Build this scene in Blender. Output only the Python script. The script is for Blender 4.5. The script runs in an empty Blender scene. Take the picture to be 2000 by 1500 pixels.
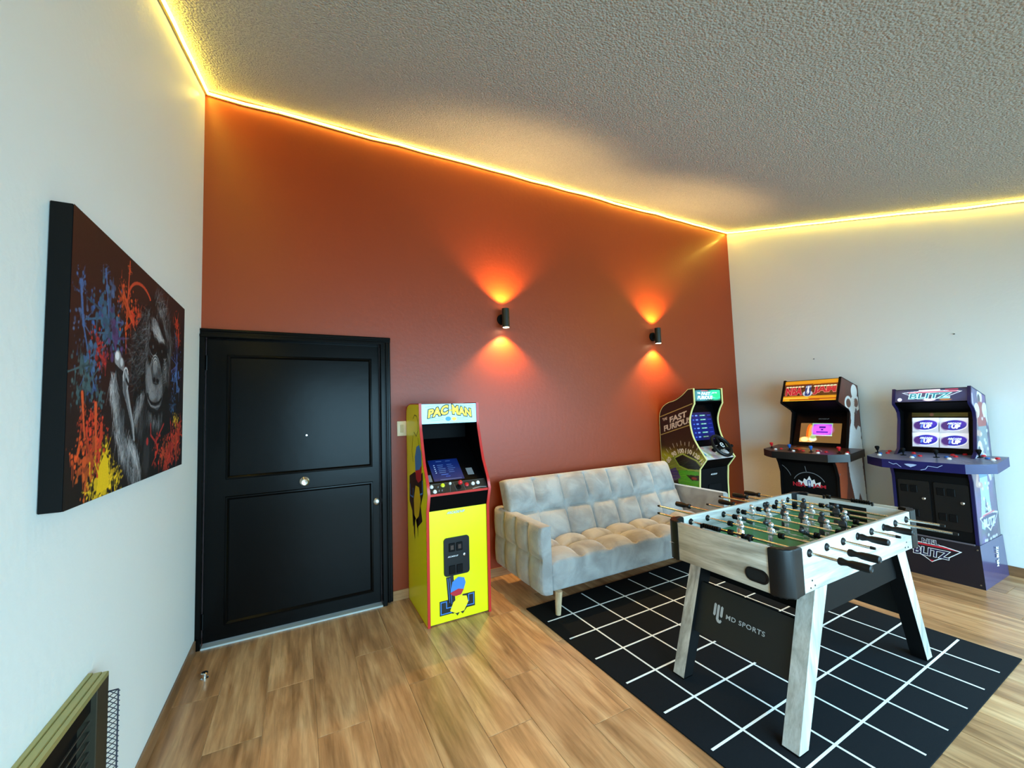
import bpy, bmesh, math, random
import numpy as np
from math import sin, cos, pi, radians, sqrt, atan2
from mathutils import Vector, Matrix
from mathutils.geometry import tessellate_polygon

SC = bpy.context.scene
COL = SC.collection
RNG = random.Random(7)

# ------------------------------------------------------------------ camera
CAM_F, CAM_YAW, CAM_PITCH, CAM_ROLL = 798.09, 0.48345, 0.064765, -0.032479
CAM_LOC = (0.58422, -3.4053, 1.47)
def cam_matrix():
    f = Vector((sin(CAM_YAW)*cos(CAM_PITCH), cos(CAM_YAW)*cos(CAM_PITCH), sin(CAM_PITCH)))
    r = Vector((cos(CAM_YAW), -sin(CAM_YAW), 0)); u = r.cross(f)
    c, s = cos(CAM_ROLL), sin(CAM_ROLL)
    r2 = c*r + s*u; u2 = -s*r + c*u
    return Matrix(((r2.x, u2.x, -f.x, CAM_LOC[0]), (r2.y, u2.y, -f.y, CAM_LOC[1]), (r2.z, u2.z, -f.z, CAM_LOC[2]), (0, 0, 0, 1)))
cd = bpy.data.cameras.new('camera'); cam = bpy.data.objects.new('camera', cd); COL.objects.link(cam)
cam.matrix_world = cam_matrix(); cd.sensor_width = 36; cd.lens = CAM_F/2000*36; cd.clip_start = .02
SC.camera = cam

# ------------------------------------------------------------------ view, world, daylight
SC.view_settings.view_transform = 'Standard'; SC.view_settings.look = 'None'
SC.view_settings.gamma = 1; SC.view_settings.use_curve_mapping = False
SC.view_settings.exposure = 0.0
W = bpy.data.worlds.new('daylight_sky'); SC.world = W; W.use_nodes = True
bg = W.node_tree.nodes['Background']; bg.inputs[0].default_value = (.55, .78, 1.0, 1); bg.inputs[1].default_value = 1.2
WIN_POWER, LED_POWER, SPOT_POWER = 302, 40.0, 90
def area(name, loc, rot, sx, sy, power, color, spread=pi):
    l = bpy.data.lights.new(name, 'AREA'); l.shape = 'RECTANGLE'; l.size = sx; l.size_y = sy
    l.energy = power; l.color = color; l.spread = spread
    o = bpy.data.objects.new(name, l); o.location = loc; o.rotation_euler = rot; COL.objects.link(o); return o
# daylight coming in through the glass doors in the wall behind the photographer
area('window_daylight', (3.1, -4.80, 1.12), (radians(90-27), 0, 0), 4.9, 2.0, WIN_POWER, (.41, .775, 1.0), radians(146))

# ------------------------------------------------------------------ helpers
def lin(c):
    return tuple(((x/12.92) if x <= .04045 else ((x+.055)/1.055)**2.4) for x in c)
def rgb(r, g, b): return lin((r/255., g/255., b/255.))
MATS = {}
def mat(name, col, rough=.5, metal=0., emit=None, estr=1., var=0., scale=20., bump=0., bscale=60., sheen=0., coat=0., spec=None):
    if name in MATS: return MATS[name]
    m = bpy.data.materials.new(name); m.use_nodes = True; nt = m.node_tree; b = nt.nodes['Principled BSDF']
    b.inputs['Base Color'].default_value = (*col, 1); b.inputs['Roughness'].default_value = rough; b.inputs['Metallic'].default_value = metal
    if sheen: b.inputs['Sheen Weight'].default_value = sheen; b.inputs['Sheen Roughness'].default_value = .4
    if coat: b.inputs['Coat Weight'].default_value = coat; b.inputs['Coat Roughness'].default_value = .08
    if spec is not None: b.inputs['Specular IOR Level'].default_value = spec
    if emit: b.inputs['Emission Color'].default_value = (*emit, 1); b.inputs['Emission Strength'].default_value = estr
    tc = nt.nodes.new('ShaderNodeTexCoord')
    if var:
        n = nt.nodes.new('ShaderNodeTexNoise'); n.inputs['Scale'].default_value = scale; n.inputs['Detail'].default_value = 4
        nt.links.new(tc.outputs['Object'], n.inputs['Vector'])
        mx = nt.nodes.new('ShaderNodeMix'); mx.data_type = 'RGBA'
        mx.inputs[6].default_value = (*[max(0, c*(1-var)) for c in col], 1); mx.inputs[7].default_value = (*[min(1, c*(1+var)) for c in col], 1)
        nt.links.new(n.outputs['Fac'], mx.inputs[0]); nt.links.new(mx.outputs[2], b.inputs['Base Color'])
    if bump:
        n = nt.nodes.new('ShaderNodeTexNoise'); n.inputs['Scale'].default_value = bscale; n.inputs['Detail'].default_value = 3
        nt.links.new(tc.outputs['Object'], n.inputs['Vector'])
        bp = nt.nodes.new('ShaderNodeBump'); bp.inputs['Strength'].default_value = bump; bp.inputs['Distance'].default_value = .01
        nt.links.new(n.outputs['Fac'], bp.inputs['Height']); nt.links.new(bp.outputs[0], b.inputs['Normal'])
    MATS[name] = m; return m
def art_mat(name, rough=.45, emit=0., coat=0.):
    if name in MATS: return MATS[name]
    m = bpy.data.materials.new(name); m.use_nodes = True; nt = m.node_tree; b = nt.nodes['Principled BSDF']
    a = nt.nodes.new('ShaderNodeAttribute'); a.attribute_name = 'print'
    nt.links.new(a.outputs['Color'], b.inputs['Base Color']); b.inputs['Roughness'].default_value = rough
    if coat: b.inputs['Coat Weight'].default_value = coat; b.inputs['Coat Roughness'].default_value = .1
    if emit: nt.links.new(a.outputs['Color'], b.inputs['Emission Color']); b.inputs['Emission Strength'].default_value = emit
    MATS[name] = m; return m

class MB:
    """mesh builder: collects shapes of one part"""
    def __init__(s): s.v = []; s.f = []; s.m = []
    def add(s, v, f, mi=0, M=None):
        n = len(s.v)
        s.v += [tuple(M @ Vector(p)) for p in v] if M else [tuple(p) for p in v]
        s.f += [tuple(i+n for i in q) for q in f]; s.m += [mi]*len(f); return s
    def box(s, x0, x1, y0, y1, z0, z1, mi=0, M=None):
        v = [(x, y, z) for z in (z0, z1) for y in (y0, y1) for x in (x0, x1)]
        return s.add(v, [(0, 2, 3, 1), (4, 5, 7, 6), (0, 1, 5, 4), (2, 6, 7, 3), (0, 4, 6, 2), (1, 3, 7, 5)], mi, M)
    def rbox(s, x0, x1, y0, y1, z0, z1, r=.005, seg=2, mi=0, M=None):
        bm = bmesh.new(); bmesh.ops.create_cube(bm, size=1)
        for v in bm.verts: v.co = Vector(((x0+x1)/2+v.co.x*(x1-x0), (y0+y1)/2+v.co.y*(y1-y0), (z0+z1)/2+v.co.z*(z1-z0)))
        bmesh.ops.bevel(bm, geom=list(bm.edges), offset=r, segments=seg, profile=.5, affect='EDGES', clamp_overlap=True)
        return s.bm(bm, mi, M)
    def bm(s, bm, mi=0, M=None):
        bm.verts.index_update(); v = [tuple(x.co) for x in bm.verts]; f = [[x.index for x in q.verts] for q in bm.faces]; bm.free()
        return s.add(v, f, mi, M)
    def prism(s, poly, h, fn, mi=0):
        """poly: 2D points; fn(a,b,k) -> 3D; k runs h[0]..h[1]"""
        n = len(poly); v = [fn(a, b, h[0]) for a, b in poly]+[fn(a, b, h[1]) for a, b in poly]
        tri = tessellate_polygon([[Vector((a, b, 0)) for a, b in poly]])
        f = [tuple(t) for t in tri]+[tuple(i+n for i in reversed(t)) for t in tri]
        f += [(i, (i+1) % n, n+(i+1) % n, n+i) for i in range(n)]
        return s.add(v, f, mi)
    def lathe(s, prof, seg=20, mi=0, M=None, cap=True):
        """prof: (radius, z) list, axis z"""
        v = []; f = []; k = len(prof)
        for r, z in prof:
            for i in range(seg): a = 2*pi*i/seg; v.append((r*cos(a), r*sin(a), z))
        for j in range(k-1):
            for i in range(seg): f.append((j*seg+i, j*seg+(i+1) % seg, (j+1)*seg+(i+1) % seg, (j+1)*seg+i))
        if cap: f.append(tuple(reversed(range(seg)))); f.append(tuple((k-1)*seg+i for i in range(seg)))
        return s.add(v, f, mi, M)
    def cyl(s, p, q, r0, r1=None, seg=16, mi=0):
        p, q = Vector(p), Vector(q); d = q-p; L = d.length
        M = Matrix.Translation(p) @ d.to_track_quat('Z', 'Y').to_matrix().to_4x4()
        return s.lathe([(r0, 0), (r0 if r1 is None else r1, L)], seg, mi, M)
    def ball(s, c, r, seg=14, mi=0, sc=(1, 1, 1)):
        k = seg//2; prof = [(max(1e-5, r*sin(pi*i/k)), -r*cos(pi*i/k)) for i in range(k+1)]
        return s.lathe(prof, seg, mi, Matrix.Translation(c) @ Matrix.Diagonal((*sc, 1)), cap=False)
    def tube(s, pts, r, seg=6, mi=0):
        for a, b in zip(pts[:-1], pts[1:]): s.cyl(a, b, r, seg=seg, mi=mi)
        return s
    def obj(s, name, mats, parent=None, smooth=35, loc=None, rot=None):
        me = bpy.data.meshes.new(name); me.from_pydata(s.v, [], s.f)
        for m in (mats if isinstance(mats, (list, tuple)) else [mats]): me.materials.append(m)
        if any(s.m): me.polygons.foreach_set('material_index', s.m)
        bm = bmesh.new(); bm.from_mesh(me); bmesh.ops.recalc_face_normals(bm, faces=bm.faces); bm.to_mesh(me); bm.free()
        if smooth:
            me.polygons.foreach_set('use_smooth', [True]*len(me.polygons)); me.set_sharp_from_angle(angle=radians(smooth))
        return link(name, me, parent, loc, rot)
def link(name, me, parent=None, loc=None, rot=None):
    o = bpy.data.objects.new(name, me); COL.objects.link(o)
    if parent is not None: o.parent = parent
    if loc is not None: o.location = loc
    if rot is not None: o.rotation_euler = rot
    return o
def tag(o, label=None, cat=None, group=None, kind=None):
    if label: o['label'] = label
    if cat: o['category'] = cat
    if group: o['group'] = group
    if kind: o['kind'] = kind
    return o
def thing(name, label, cat, loc, rz=0, group=None):
    o = link(name, None, None, loc, (0, 0, rz)); o.empty_display_size = .1
    return tag(o, label, cat, group)
def struct(name, mb, m, parent=None, smooth=0):
    o = mb.obj(name, m, parent, smooth)
    if parent is None: o['kind'] = 'structure'
    return o

class Face:
    """a flat panel face: centre o, right r, up u, outward n"""
    def __init__(s, o, r, u, n): s.o, s.r, s.u, s.n = Vector(o), Vector(r), Vector(u), Vector(n)
    def at(s, a, b, k=0.): return s.o+s.r*a+s.u*b+s.n*k
def pg(pts): return ([tuple(p) for p in pts], [tuple(t) for t in tessellate_polygon([[Vector((a, b, 0)) for a, b in pts]])])
def rc(x0, y0, x1, y1): return ([(x0, y0), (x1, y0), (x1, y1), (x0, y1)], [(0, 1, 2, 3)])
def el(cx, cy, rx, ry=None, ang=0, n=28):
    ry = rx if ry is None else ry; c, s = cos(ang), sin(ang)
    return ([(cx+rx*cos(t)*c-ry*sin(t)*s, cy+rx*cos(t)*s+ry*sin(t)*c) for t in (2*pi*i/n for i in range(n))], [tuple(range(n))])
def band(pts, w, closed=False):
    """a flat line of width w through pts"""
    n = len(pts); L = []; R = []
    for i in range(n):
        a = Vector(pts[(i-1) % n] if (closed or i) else pts[0]); b = Vector(pts[i]); c = Vector(pts[(i+1) % n] if (closed or i < n-1) else pts[-1])
        d1 = (b-a); d2 = (c-b); d1 = d1.normalized() if d1.length else d2.normalized(); d2 = d2.normalized() if d2.length else d1
        t = (d1+d2); t = t.normalized() if t.length > 1e-6 else d1; nn = Vector((-t.y, t.x)); k = w/2/max(.4, abs(nn.dot(Vector((-d1.y, d1.x)))))
        L.append(tuple(b+nn*k)); R.append(tuple(b-nn*k))
    f = [(i, (i+1) % n, n+(i+1) % n, n+i) for i in range(n if closed else n-1)]
    return (L+R, f)
def arcpts(cx, cy, r, a0, a1, n=16, ry=None):
    ry = r if ry is None else ry
    return [(cx+r*cos(radians(a0+(a1-a0)*i/n)), cy+ry*sin(radians(a0+(a1-a0)*i/n))) for i in range(n+1)]
def rrect(w, h, r, n=5, cx=0, cy=0):
    p = []
    for sx, sy, a in ((1, 1, 0), (-1, 1, 90), (-1, -1, 180), (1, -1, 270)):
        p += arcpts(cx+sx*(w/2-r), cy+sy*(h/2-r), r, a, a+90, n)
    return p
TXT = {}
def text_raw(body, bold, shear, spacing, res=3):
    key = (body, bold, shear, spacing, res)
    if key not in TXT:
        cu = bpy.data.curves.new('t', 'FONT'); cu.body = body; cu.offset = bold; cu.shear = shear; cu.space_character = spacing
        cu.resolution_u = res; cu.fill_mode = 'FRONT'; cu.align_x = 'CENTER'; cu.align_y = 'CENTER'
        o = bpy.data.objects.new('t', cu); COL.objects.link(o)
        dg = bpy.context.evaluated_depsgraph_get(); dg.update()
        me = bpy.data.meshes.new_from_object(o.evaluated_get(dg))
        v = [(x.co.x, x.co.y) for x in me.vertices]; f = [tuple(p.vertices) for p in me.polygons]
        bpy.data.objects.remove(o); bpy.data.curves.remove(cu); bpy.data.meshes.remove(me)
        TXT[key] = (v, f)
    return TXT[key]
def tx(body, cx, cy, w, h, bold=.0, shear=0., spacing=1., ref=None, rot=0., fn=None):
    """lettering fitted into w x h round (cx,cy); bold grows the strokes but keeps the plain letters' fit"""
    v, f = text_raw(body, bold, shear, spacing); rv, _ = text_raw(body, ref if ref is not None else bold, shear, spacing)
    xs = [p[0] for p in rv]; ys = [p[1] for p in rv]; x0, x1, y0, y1 = min(xs), max(xs), min(ys), max(ys)
    kx = w/(x1-x0); ky = h/(y1-y0) if h else kx; mx, my = (x0+x1)/2, (y0+y1)/2; c, s = cos(rot), sin(rot); out = []
    for x, y in v:
        a, b = (x-mx)*kx, (y-my)*ky
        if fn: a, b = fn(a, b)
        out.append((cx+a*c-b*s, cy+a*s+b*c))
    return (out, f)
def prints(name, parent, m, face, shapes, lift=.0012):
    mb = MB()
    for v, f in shapes: mb.add([face.at(a, b, lift) for a, b in v], f)
    me = bpy.data.meshes.new(name); me.from_pydata(mb.v, [], mb.f); me.materials.append(m)
    return link(name, me, parent)

class Paint:
    """a small raster on which print artwork is laid down stroke by stroke; units are metres, y up"""
    def __init__(s, w, h, px, bgc):
        s.w, s.h, s.px = w, h, px; s.nx, s.ny = int(w*px)+1, int(h*px)+1
        s.a = np.zeros((s.ny, s.nx, 3)); s.a[:] = np.array(bgc)/255.
        s.X, s.Y = np.meshgrid(np.arange(s.nx)/px, np.arange(s.ny)/px)
    def _bb(s, x0, x1, y0, y1):
        return (slice(max(0, int(y0*s.px)-1), min(s.ny, int(y1*s.px)+3)), slice(max(0, int(x0*s.px)-1), min(s.nx, int(x1*s.px)+3)))
    def _mix(s, B, al, c): s.a[B] += (np.array(c)/255.-s.a[B])*al[..., None]
    def stroke(s, p, q, w0, c, w1=None, a=1.):
        w1 = w0 if w1 is None else w1; m = max(w0, w1)
        B = s._bb(min(p[0], q[0])-m, max(p[0], q[0])+m, min(p[1], q[1])-m, max(p[1], q[1])+m); X, Y = s.X[B], s.Y[B]
        if X.size == 0: return
        dx, dy = q[0]-p[0], q[1]-p[1]; L = dx*dx+dy*dy+1e-12; t = np.clip(((X-p[0])*dx+(Y-p[1])*dy)/L, 0, 1)
        d = np.hypot(X-p[0]-t*dx, Y-p[1]-t*dy); s._mix(B, np.clip(((w0+(w1-w0)*t)/2-d)*s.px+.5, 0, 1)*a, c)
    def line(s, pts, w, c, a=1., w1=None):
        n = len(pts)-1
        for i in range(n):
            k0 = w if w1 is None else w+(w1-w)*i/n; k1 = w if w1 is None else w+(w1-w)*(i+1)/n
            s.stroke(pts[i], pts[i+1], k0, c, k1, a)
    def ell(s, cx, cy, rx, ry, c, ang=0., a=1., soft=0.):
        m = max(rx, ry)*(1+soft); B = s._bb(cx-m, cx+m, cy-m, cy+m); X, Y = s.X[B]-cx, s.Y[B]-cy
        if X.size == 0: return
        u, v = X*cos(ang)+Y*sin(ang), -X*sin(ang)+Y*cos(ang); d = np.hypot(u/rx, v/ry)
        al = np.clip((1+soft-d)/max(soft, .6/(min(rx, ry)*s.px)), 0, 1) if soft else np.clip((1-d)*min(rx, ry)*s.px+.5, 0, 1)
        s._mix(B, al*a, c)
    def poly(s, pts, c, a=1.):
        P = np.array(pts); B = s._bb(P[:, 0].min(), P[:, 0].max(), P[:, 1].min(), P[:, 1].max()); X, Y = s.X[B], s.Y[B]; ins = np.zeros(X.shape, bool)
        for (x0, y0), (x1, y1) in zip(pts, list(pts[1:])+[pts[0]]):
            if y0 != y1: ins ^= ((y0 > Y) != (y1 > Y)) & (X < (x1-x0)*(Y-y0)/(y1-y0)+x0)
        s._mix(B, ins*a, c)
    def splat(s, x, y, r, c, rng, n=14):
        c0 = c
        for i in range(int(n*1.7)):
            q = rng.uniform(.72, 1.12); c = tuple(min(255, v*q) for v in c0)
            an = rng.uniform(0, 2*pi); d = r*rng.random()**.7*1.7; k = r*rng.uniform(.05, .27)*(1.2-d/(2*r))
            s.ell(x+d*cos(an), y+d*sin(an), max(k, .002), max(k*rng.uniform(.7, 1.3), .002), c)
            if rng.random() < .13: s.stroke((x, y), (x+d*1.2*cos(an), y+d*1.2*sin(an)), r*.16, c, r*.05)
            if rng.random() < .22: s.stroke((x+d*cos(an), y+d*sin(an)), (x+d*cos(an)+rng.uniform(-.006, .006), y+d*sin(an)+rng.uniform(-1.2, .8)*r), r*.09, c, r*.04)
    def shapes(s, shp, c):
        for v, f in shp:
            for t in f: s.poly([v[i] for i in t], c)
    def noise(s, k, rng): s.a = np.clip(s.a+np.random.RandomState(rng).normal(0, k, s.a.shape[:2])[..., None], 0, 1)
def art(name, parent, m, P, fn, inside=None):
    """lay a finished Paint on a surface: fn(x,y) -> 3D"""
    pts = [tuple(fn(x, y)) for x, y in zip(s_flat(P.X), s_flat(P.Y))]; nx, ny = P.nx, P.ny; f = []
    ok = None
    if inside is not None:
        ok = np.zeros(P.X.shape, bool)
        for (x0, y0), (x1, y1) in zip(inside, list(inside[1:])+[inside[0]]):
            if y0 != y1: ok ^= ((y0 > P.Y) != (y1 > P.Y)) & (P.X < (x1-x0)*(P.Y-y0)/(y1-y0)+x0)
    for j in range(ny-1):
        for i in range(nx-1):
            if ok is None or (ok[j, i] and ok[j, i+1] and ok[j+1, i] and ok[j+1, i+1]):
                k = j*nx+i; f.append((k, k+1, k+1+nx, k+nx))
    me = bpy.data.meshes.new(name); me.from_pydata(pts, [], f); me.materials.append(m)
    ca = me.color_attributes.new('print', 'FLOAT_COLOR', 'POINT'); a = np.clip(P.a, 0, 1); l = np.where(a <= .04045, a/12.92, ((a+.055)/1.055)**2.4)
    ca.data.foreach_set('color', np.concatenate([l, np.ones(l.shape[:2]+(1,))], 2).astype(np.float32).ravel())
    return link(name, me, parent)
def s_flat(A): return A.ravel().tolist()
def catmull(P, n=6):
    out = []
    for i in range(len(P)-1):
        p0, p1, p2, p3 = Vector(P[max(i-1, 0)]), Vector(P[i]), Vector(P[i+1]), Vector(P[min(i+2, len(P)-1)])
        for k in range(n):
            t = k/n; out.append(tuple(.5*((2*p1)+(p2-p0)*t+(2*p0-5*p1+4*p2-p3)*t*t+(3*p1-p0-3*p2+p3)*t**3)))
    return out+[tuple(P[-1])]
def offset_poly(P, d):
    n = len(P); out = []; ar = sum(P[i][0]*P[(i+1) % n][1]-P[(i+1) % n][0]*P[i][1] for i in range(n)); sg = 1 if ar > 0 else -1
    for i in range(n):
        a, b, c = Vector(P[i-1]), Vector(P[i]), Vector(P[(i+1) % n]); d1 = (b-a).normalized(); d2 = (c-b).normalized()
        n1 = Vector((d1.y, -d1.x))*sg; n2 = Vector((d2.y, -d2.x))*sg; m = (n1+n2); m = m.normalized() if m.length > 1e-6 else n1
        out.append(tuple(b+m*d/max(.5, m.dot(n1))))
    return out

# ------------------------------------------------------------------ shared materials
M_white = mat('white_paint_wall', rgb(226, 228, 224), .75, var=.015, scale=3, bump=.12, bscale=35)
M_orange = mat('burnt_orange_wall', rgb(142, 51, 4), .45, var=.03, scale=4, bump=.1, bscale=30)
M_black = mat('black_gloss', rgb(7, 7, 8), .3, spec=.2)
M_blackmat = mat('black_matte', rgb(7, 7, 8), .6, spec=.15)
M_plastic = mat('black_plastic', rgb(11, 12, 14), .42, spec=.3, bump=.05, bscale=300)
M_chrome = mat('chrome', (.75, .74, .72), .18, 1.)
M_steel = mat('brushed_steel', (.5, .48, .45), .32, 1.)
M_red = mat('red_plastic', rgb(205, 30, 38), .3)
M_blue = mat('blue_plastic', rgb(30, 92, 170), .3)
M_wht = mat('white_plastic', rgb(235, 235, 235), .3)
M_yel = mat('yellow_plastic', rgb(225, 225, 40), .3)
P_white = mat('print_white', rgb(238, 238, 240), .5)
P_black = mat('print_black', rgb(12, 12, 14), .5)
P_red = mat('print_red', rgb(190, 32, 44), .5)
P_grey = mat('print_grey', rgb(120, 122, 126), .5)

# ------------------------------------------------------------------ room shell
RW, RD = 5.737, 4.86
def ceil_z(y): return 3.795+.305*y
def wallmb(poly, k0, k1, fn): return MB().prism(poly, (k0, k1), fn)
struct('wall_left', wallmb([(0, -.1), (0, ceil_z(0)), (-RD, ceil_z(-RD)), (-RD, -.1)], -.12, 0, lambda a, b, k: (k, a, b)), M_white)
struct('wall_right', wallmb([(0, -.1), (0, ceil_z(0)), (-RD, ceil_z(-RD)), (-RD, -.1)], 0, .12, lambda a, b, k: (RW+k, a, b)), M_white)
DX0, DX1, DZ = .028, 1.168, 2.035       # door opening
struct('wall_back', MB().box(-.12, DX0, 0, .15, -.1, 3.9).box(DX1, RW+.12, 0, .15, -.1, 3.9).box(DX0, DX1, 0, .15, DZ, 3.9), M_orange)
# wall behind the camera, with the opening of the glass doors
struct('wall_rear', MB().box(-.12, .6, -RD-.15, -RD, -.1, 2.7).box(5.6, RW+.12, -RD-.15, -RD, -.1, 2.7).box(.6, 5.6, -RD-.15, -RD, 2.22, 2.7), M_white)
wf = struct('window_1', MB().box(.6, 5.6, -RD-.1, -RD-.05, 2.17, 2.22).box(.6, 5.6, -RD-.1, -RD-.05, 0, .05).box(.6, .65, -RD-.1, -RD-.05, 0, 2.2).box(5.55, 5.6, -RD-.1, -RD-.05, 0, 2.2), M_black)
for x in (2.22, 3.9): MB().box(x, x+.06, -RD-.1, -RD-.05, .05, 2.17).obj('mullion', M_black, wf, 0)

M_ceil = mat('popcorn_ceiling', rgb(196, 198, 192), .9)
nt = M_ceil.node_tree; b = nt.nodes['Principled BSDF']; tc = nt.nodes.new('ShaderNodeTexCoord')
n1 = nt.nodes.new('ShaderNodeTexVoronoi'); n1.inputs['Scale'].default_value = 85
n2 = nt.nodes.new('ShaderNodeTexNoise'); n2.inputs['Scale'].default_value = 120; n2.inputs['Detail'].default_value = 3
ad = nt.nodes.new('ShaderNodeMath'); ad.operation = 'SUBTRACT'; bp = nt.nodes.new('ShaderNodeBump'); bp.inputs['Strength'].default_value = .9; bp.inputs['Distance'].default_value = .008
for n in (n1, n2): nt.links.new(tc.outputs['Object'], n.inputs['Vector'])
nt.links.new(n2.outputs['Fac'], ad.inputs[0]); nt.links.new(n1.outputs['Distance'], ad.inputs[1]); nt.links.new(ad.outputs[0], bp.inputs['Height']); nt.links.new(bp.outputs[0], b.inputs['Normal'])
mc = nt.nodes.new('ShaderNodeMix'); mc.data_type = 'RGBA'; mc.inputs[6].default_value = (*rgb(136, 137, 132), 1); mc.inputs[7].default_value = (*rgb(222, 222, 214), 1)
nt.links.new(n2.outputs['Fac'], mc.inputs[0]); nt.links.new(mc.outputs[2], b.inputs['Base Color'])
struct('ceiling', MB().prism([(.15, ceil_z(.15)), (-RD-.15, ceil_z(-RD-.15)), (-RD-.15, ceil_z(-RD-.15)+.12), (.15, ceil_z(.15)+.12)], (-.12, RW+.12), lambda a, b, k: (k, a, b)), M_ceil)

# wood-look tile floor: every tile its own piece
def wood(name, c_dark, c_mid, c_light, rough, axis='Y', sc=1., rnd=True, contrast=1.):
    m = bpy.data.materials.new(name); m.use_nodes = True; nt = m.node_tree; b = nt.nodes['Principled BSDF']; N = nt.nodes.new; Lk = nt.links.new
    tc = N('ShaderNodeTexCoord'); oi = N('ShaderNodeObjectInfo'); mp = N('ShaderNodeMapping'); va = N('ShaderNodeVectorMath'); va.operation = 'ADD'
    ml = N('ShaderNodeVectorMath'); ml.operation = 'SCALE'; ml.inputs[3].default_value = 37. if rnd else 0.
    cx = N('ShaderNodeCombineXYZ'); Lk(oi.outputs['Random'], cx.inputs[0]); Lk(oi.outputs['Random'], cx.inputs[1]); Lk(cx.outputs[0], ml.inputs[0])
    Lk(tc.outputs['Object'], va.inputs[0]); Lk(ml.outputs[0], va.inputs[1]); Lk(va.outputs[0], mp.inputs[0])
    mp.inputs['Scale'].default_value = {'Y': (9*sc, 1.1*sc, 9*sc), 'X': (1.1*sc, 9*sc, 9*sc), 'Z': (9*sc, 9*sc, 1.1*sc)}[axis]
    n = N('ShaderNodeTexNoise'); n.inputs['Scale'].default_value = 1.; n.inputs['Detail'].default_value = 6; n.inputs['Distortion'].default_value = 1.1; Lk(mp.outputs[0], n.inputs['Vector'])
    f = N('ShaderNodeTexNoise'); f.inputs['Scale'].default_value = 6.; f.inputs['Detail'].default_value = 5; f.inputs['Distortion'].default_value = .6; Lk(mp.outputs[0], f.inputs['Vector'])
    r = N('ShaderNodeValToRGB'); e = r.color_ramp.elements; e[0].position = .5-.22/contrast; e[0].color = (*c_dark, 1); e[1].position = .5+.2/contrast; e[1].color = (*c_light, 1)
    k = e.new(.49); k.color = (*c_mid, 1); Lk(n.outputs['Fac'], r.inputs[0])
    mx = N('ShaderNodeMix'); mx.data_type = 'RGBA'; mx.blend_type = 'MULTIPLY'; mx.inputs[0].default_value = .5; Lk(r.outputs[0], mx.inputs[6])
    r2 = N('ShaderNodeValToRGB'); r2.color_ramp.elements[0].position = .3; r2.color_ramp.elements[0].color = (.70, .64, .58, 1); r2.color_ramp.elements[1].position = .58; r2.color_ramp.elements[1].color = (1, 1, 1, 1)
    Lk(f.outputs['Fac'], r2.inputs[0]); Lk(r2.outputs[0], mx.inputs[7])
    mp2 = N('ShaderNodeMapping'); mp2.inputs['Scale'].default_value = {'Y': (55*sc, 2.6*sc, 55*sc), 'X': (2.6*sc, 55*sc, 55*sc), 'Z': (55*sc, 55*sc, 2.6*sc)}[axis]; Lk(va.outputs[0], mp2.inputs[0])
    g = N('ShaderNodeTexNoise'); g.inputs['Scale'].default_value = 1.; g.inputs['Detail'].default_value = 7; g.inputs['Roughness'].default_value = .65; g.inputs['Distortion'].default_value = .5; Lk(mp2.outputs[0], g.inputs['Vector'])
    r3 = N('ShaderNodeValToRGB'); r3.color_ramp.elements[0].position = .33; r3.color_ramp.elements[0].color = (.52, .45, .38, 1); r3.color_ramp.elements[1].position = .56; r3.color_ramp.elements[1].color = (1.04, 1.03, 1.02, 1); Lk(g.outputs['Fac'], r3.inputs[0])
    m3 = N('ShaderNodeMix'); m3.data_type = 'RGBA'; m3.blend_type = 'MULTIPLY'; m3.inputs[0].default_value = .5 if rnd else .35; Lk(mx.outputs[2], m3.inputs[6]); Lk(r3.outputs[0], m3.inputs[7])
    kn = N('ShaderNodeTexVoronoi'); kn.inputs['Scale'].default_value = 1.; mpk = N('ShaderNodeMapping'); mpk.inputs['Scale'].default_value = {'Y': (5, 1.5, 5), 'X': (1.5, 5, 5), 'Z': (5, 5, 1.5)}[axis]; Lk(va.outputs[0], mpk.inputs[0]); Lk(mpk.outputs[0], kn.inputs['Vector'])
    r4 = N('ShaderNodeValToRGB'); r4.color_ramp.elements[0].position = .02; r4.color_ramp.elements[0].color = (.45, .36, .28, 1); r4.color_ramp.elements[1].position = .13; r4.color_ramp.elements[1].color = (1, 1, 1, 1); Lk(kn.outputs['Distance'], r4.inputs[0])
    m4 = N('ShaderNodeMix'); m4.data_type = 'RGBA'; m4.blend_type = 'MULTIPLY'; m4.inputs[0].default_value = .7 if rnd else 0.; Lk(m3.outputs[2], m4.inputs[6]); Lk(r4.outputs[0], m4.inputs[7])
    hs = N('ShaderNodeHueSaturation'); Lk(m4.outputs[2], hs.inputs['Color'])
    mr = N('ShaderNodeMapRange'); mr.inputs[3].default_value = .86 if rnd else 1.; mr.inputs[4].default_value = 1.12 if rnd else 1.; Lk(oi.outputs['Random'], mr.inputs[0]); Lk(mr.outputs[0], hs.inputs['Value'])
    Lk(hs.outputs[0], b.inputs['Base Color']); b.inputs['Roughness'].default_value = rough
    return m
M_plank = wood('wood_look_tile', rgb(140, 99, 64), rgb(190, 142, 98), rgb(220, 178, 132), .3)
M_grout = mat('grout', rgb(206, 172, 132), .7)
floor = struct('floor', MB().box(-.1, RW+.1, -RD-.1, .14, -.1, -.003), M_grout)
PW, PL = .2277, 1.16; GAP = .0028
pmesh = {}
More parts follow.
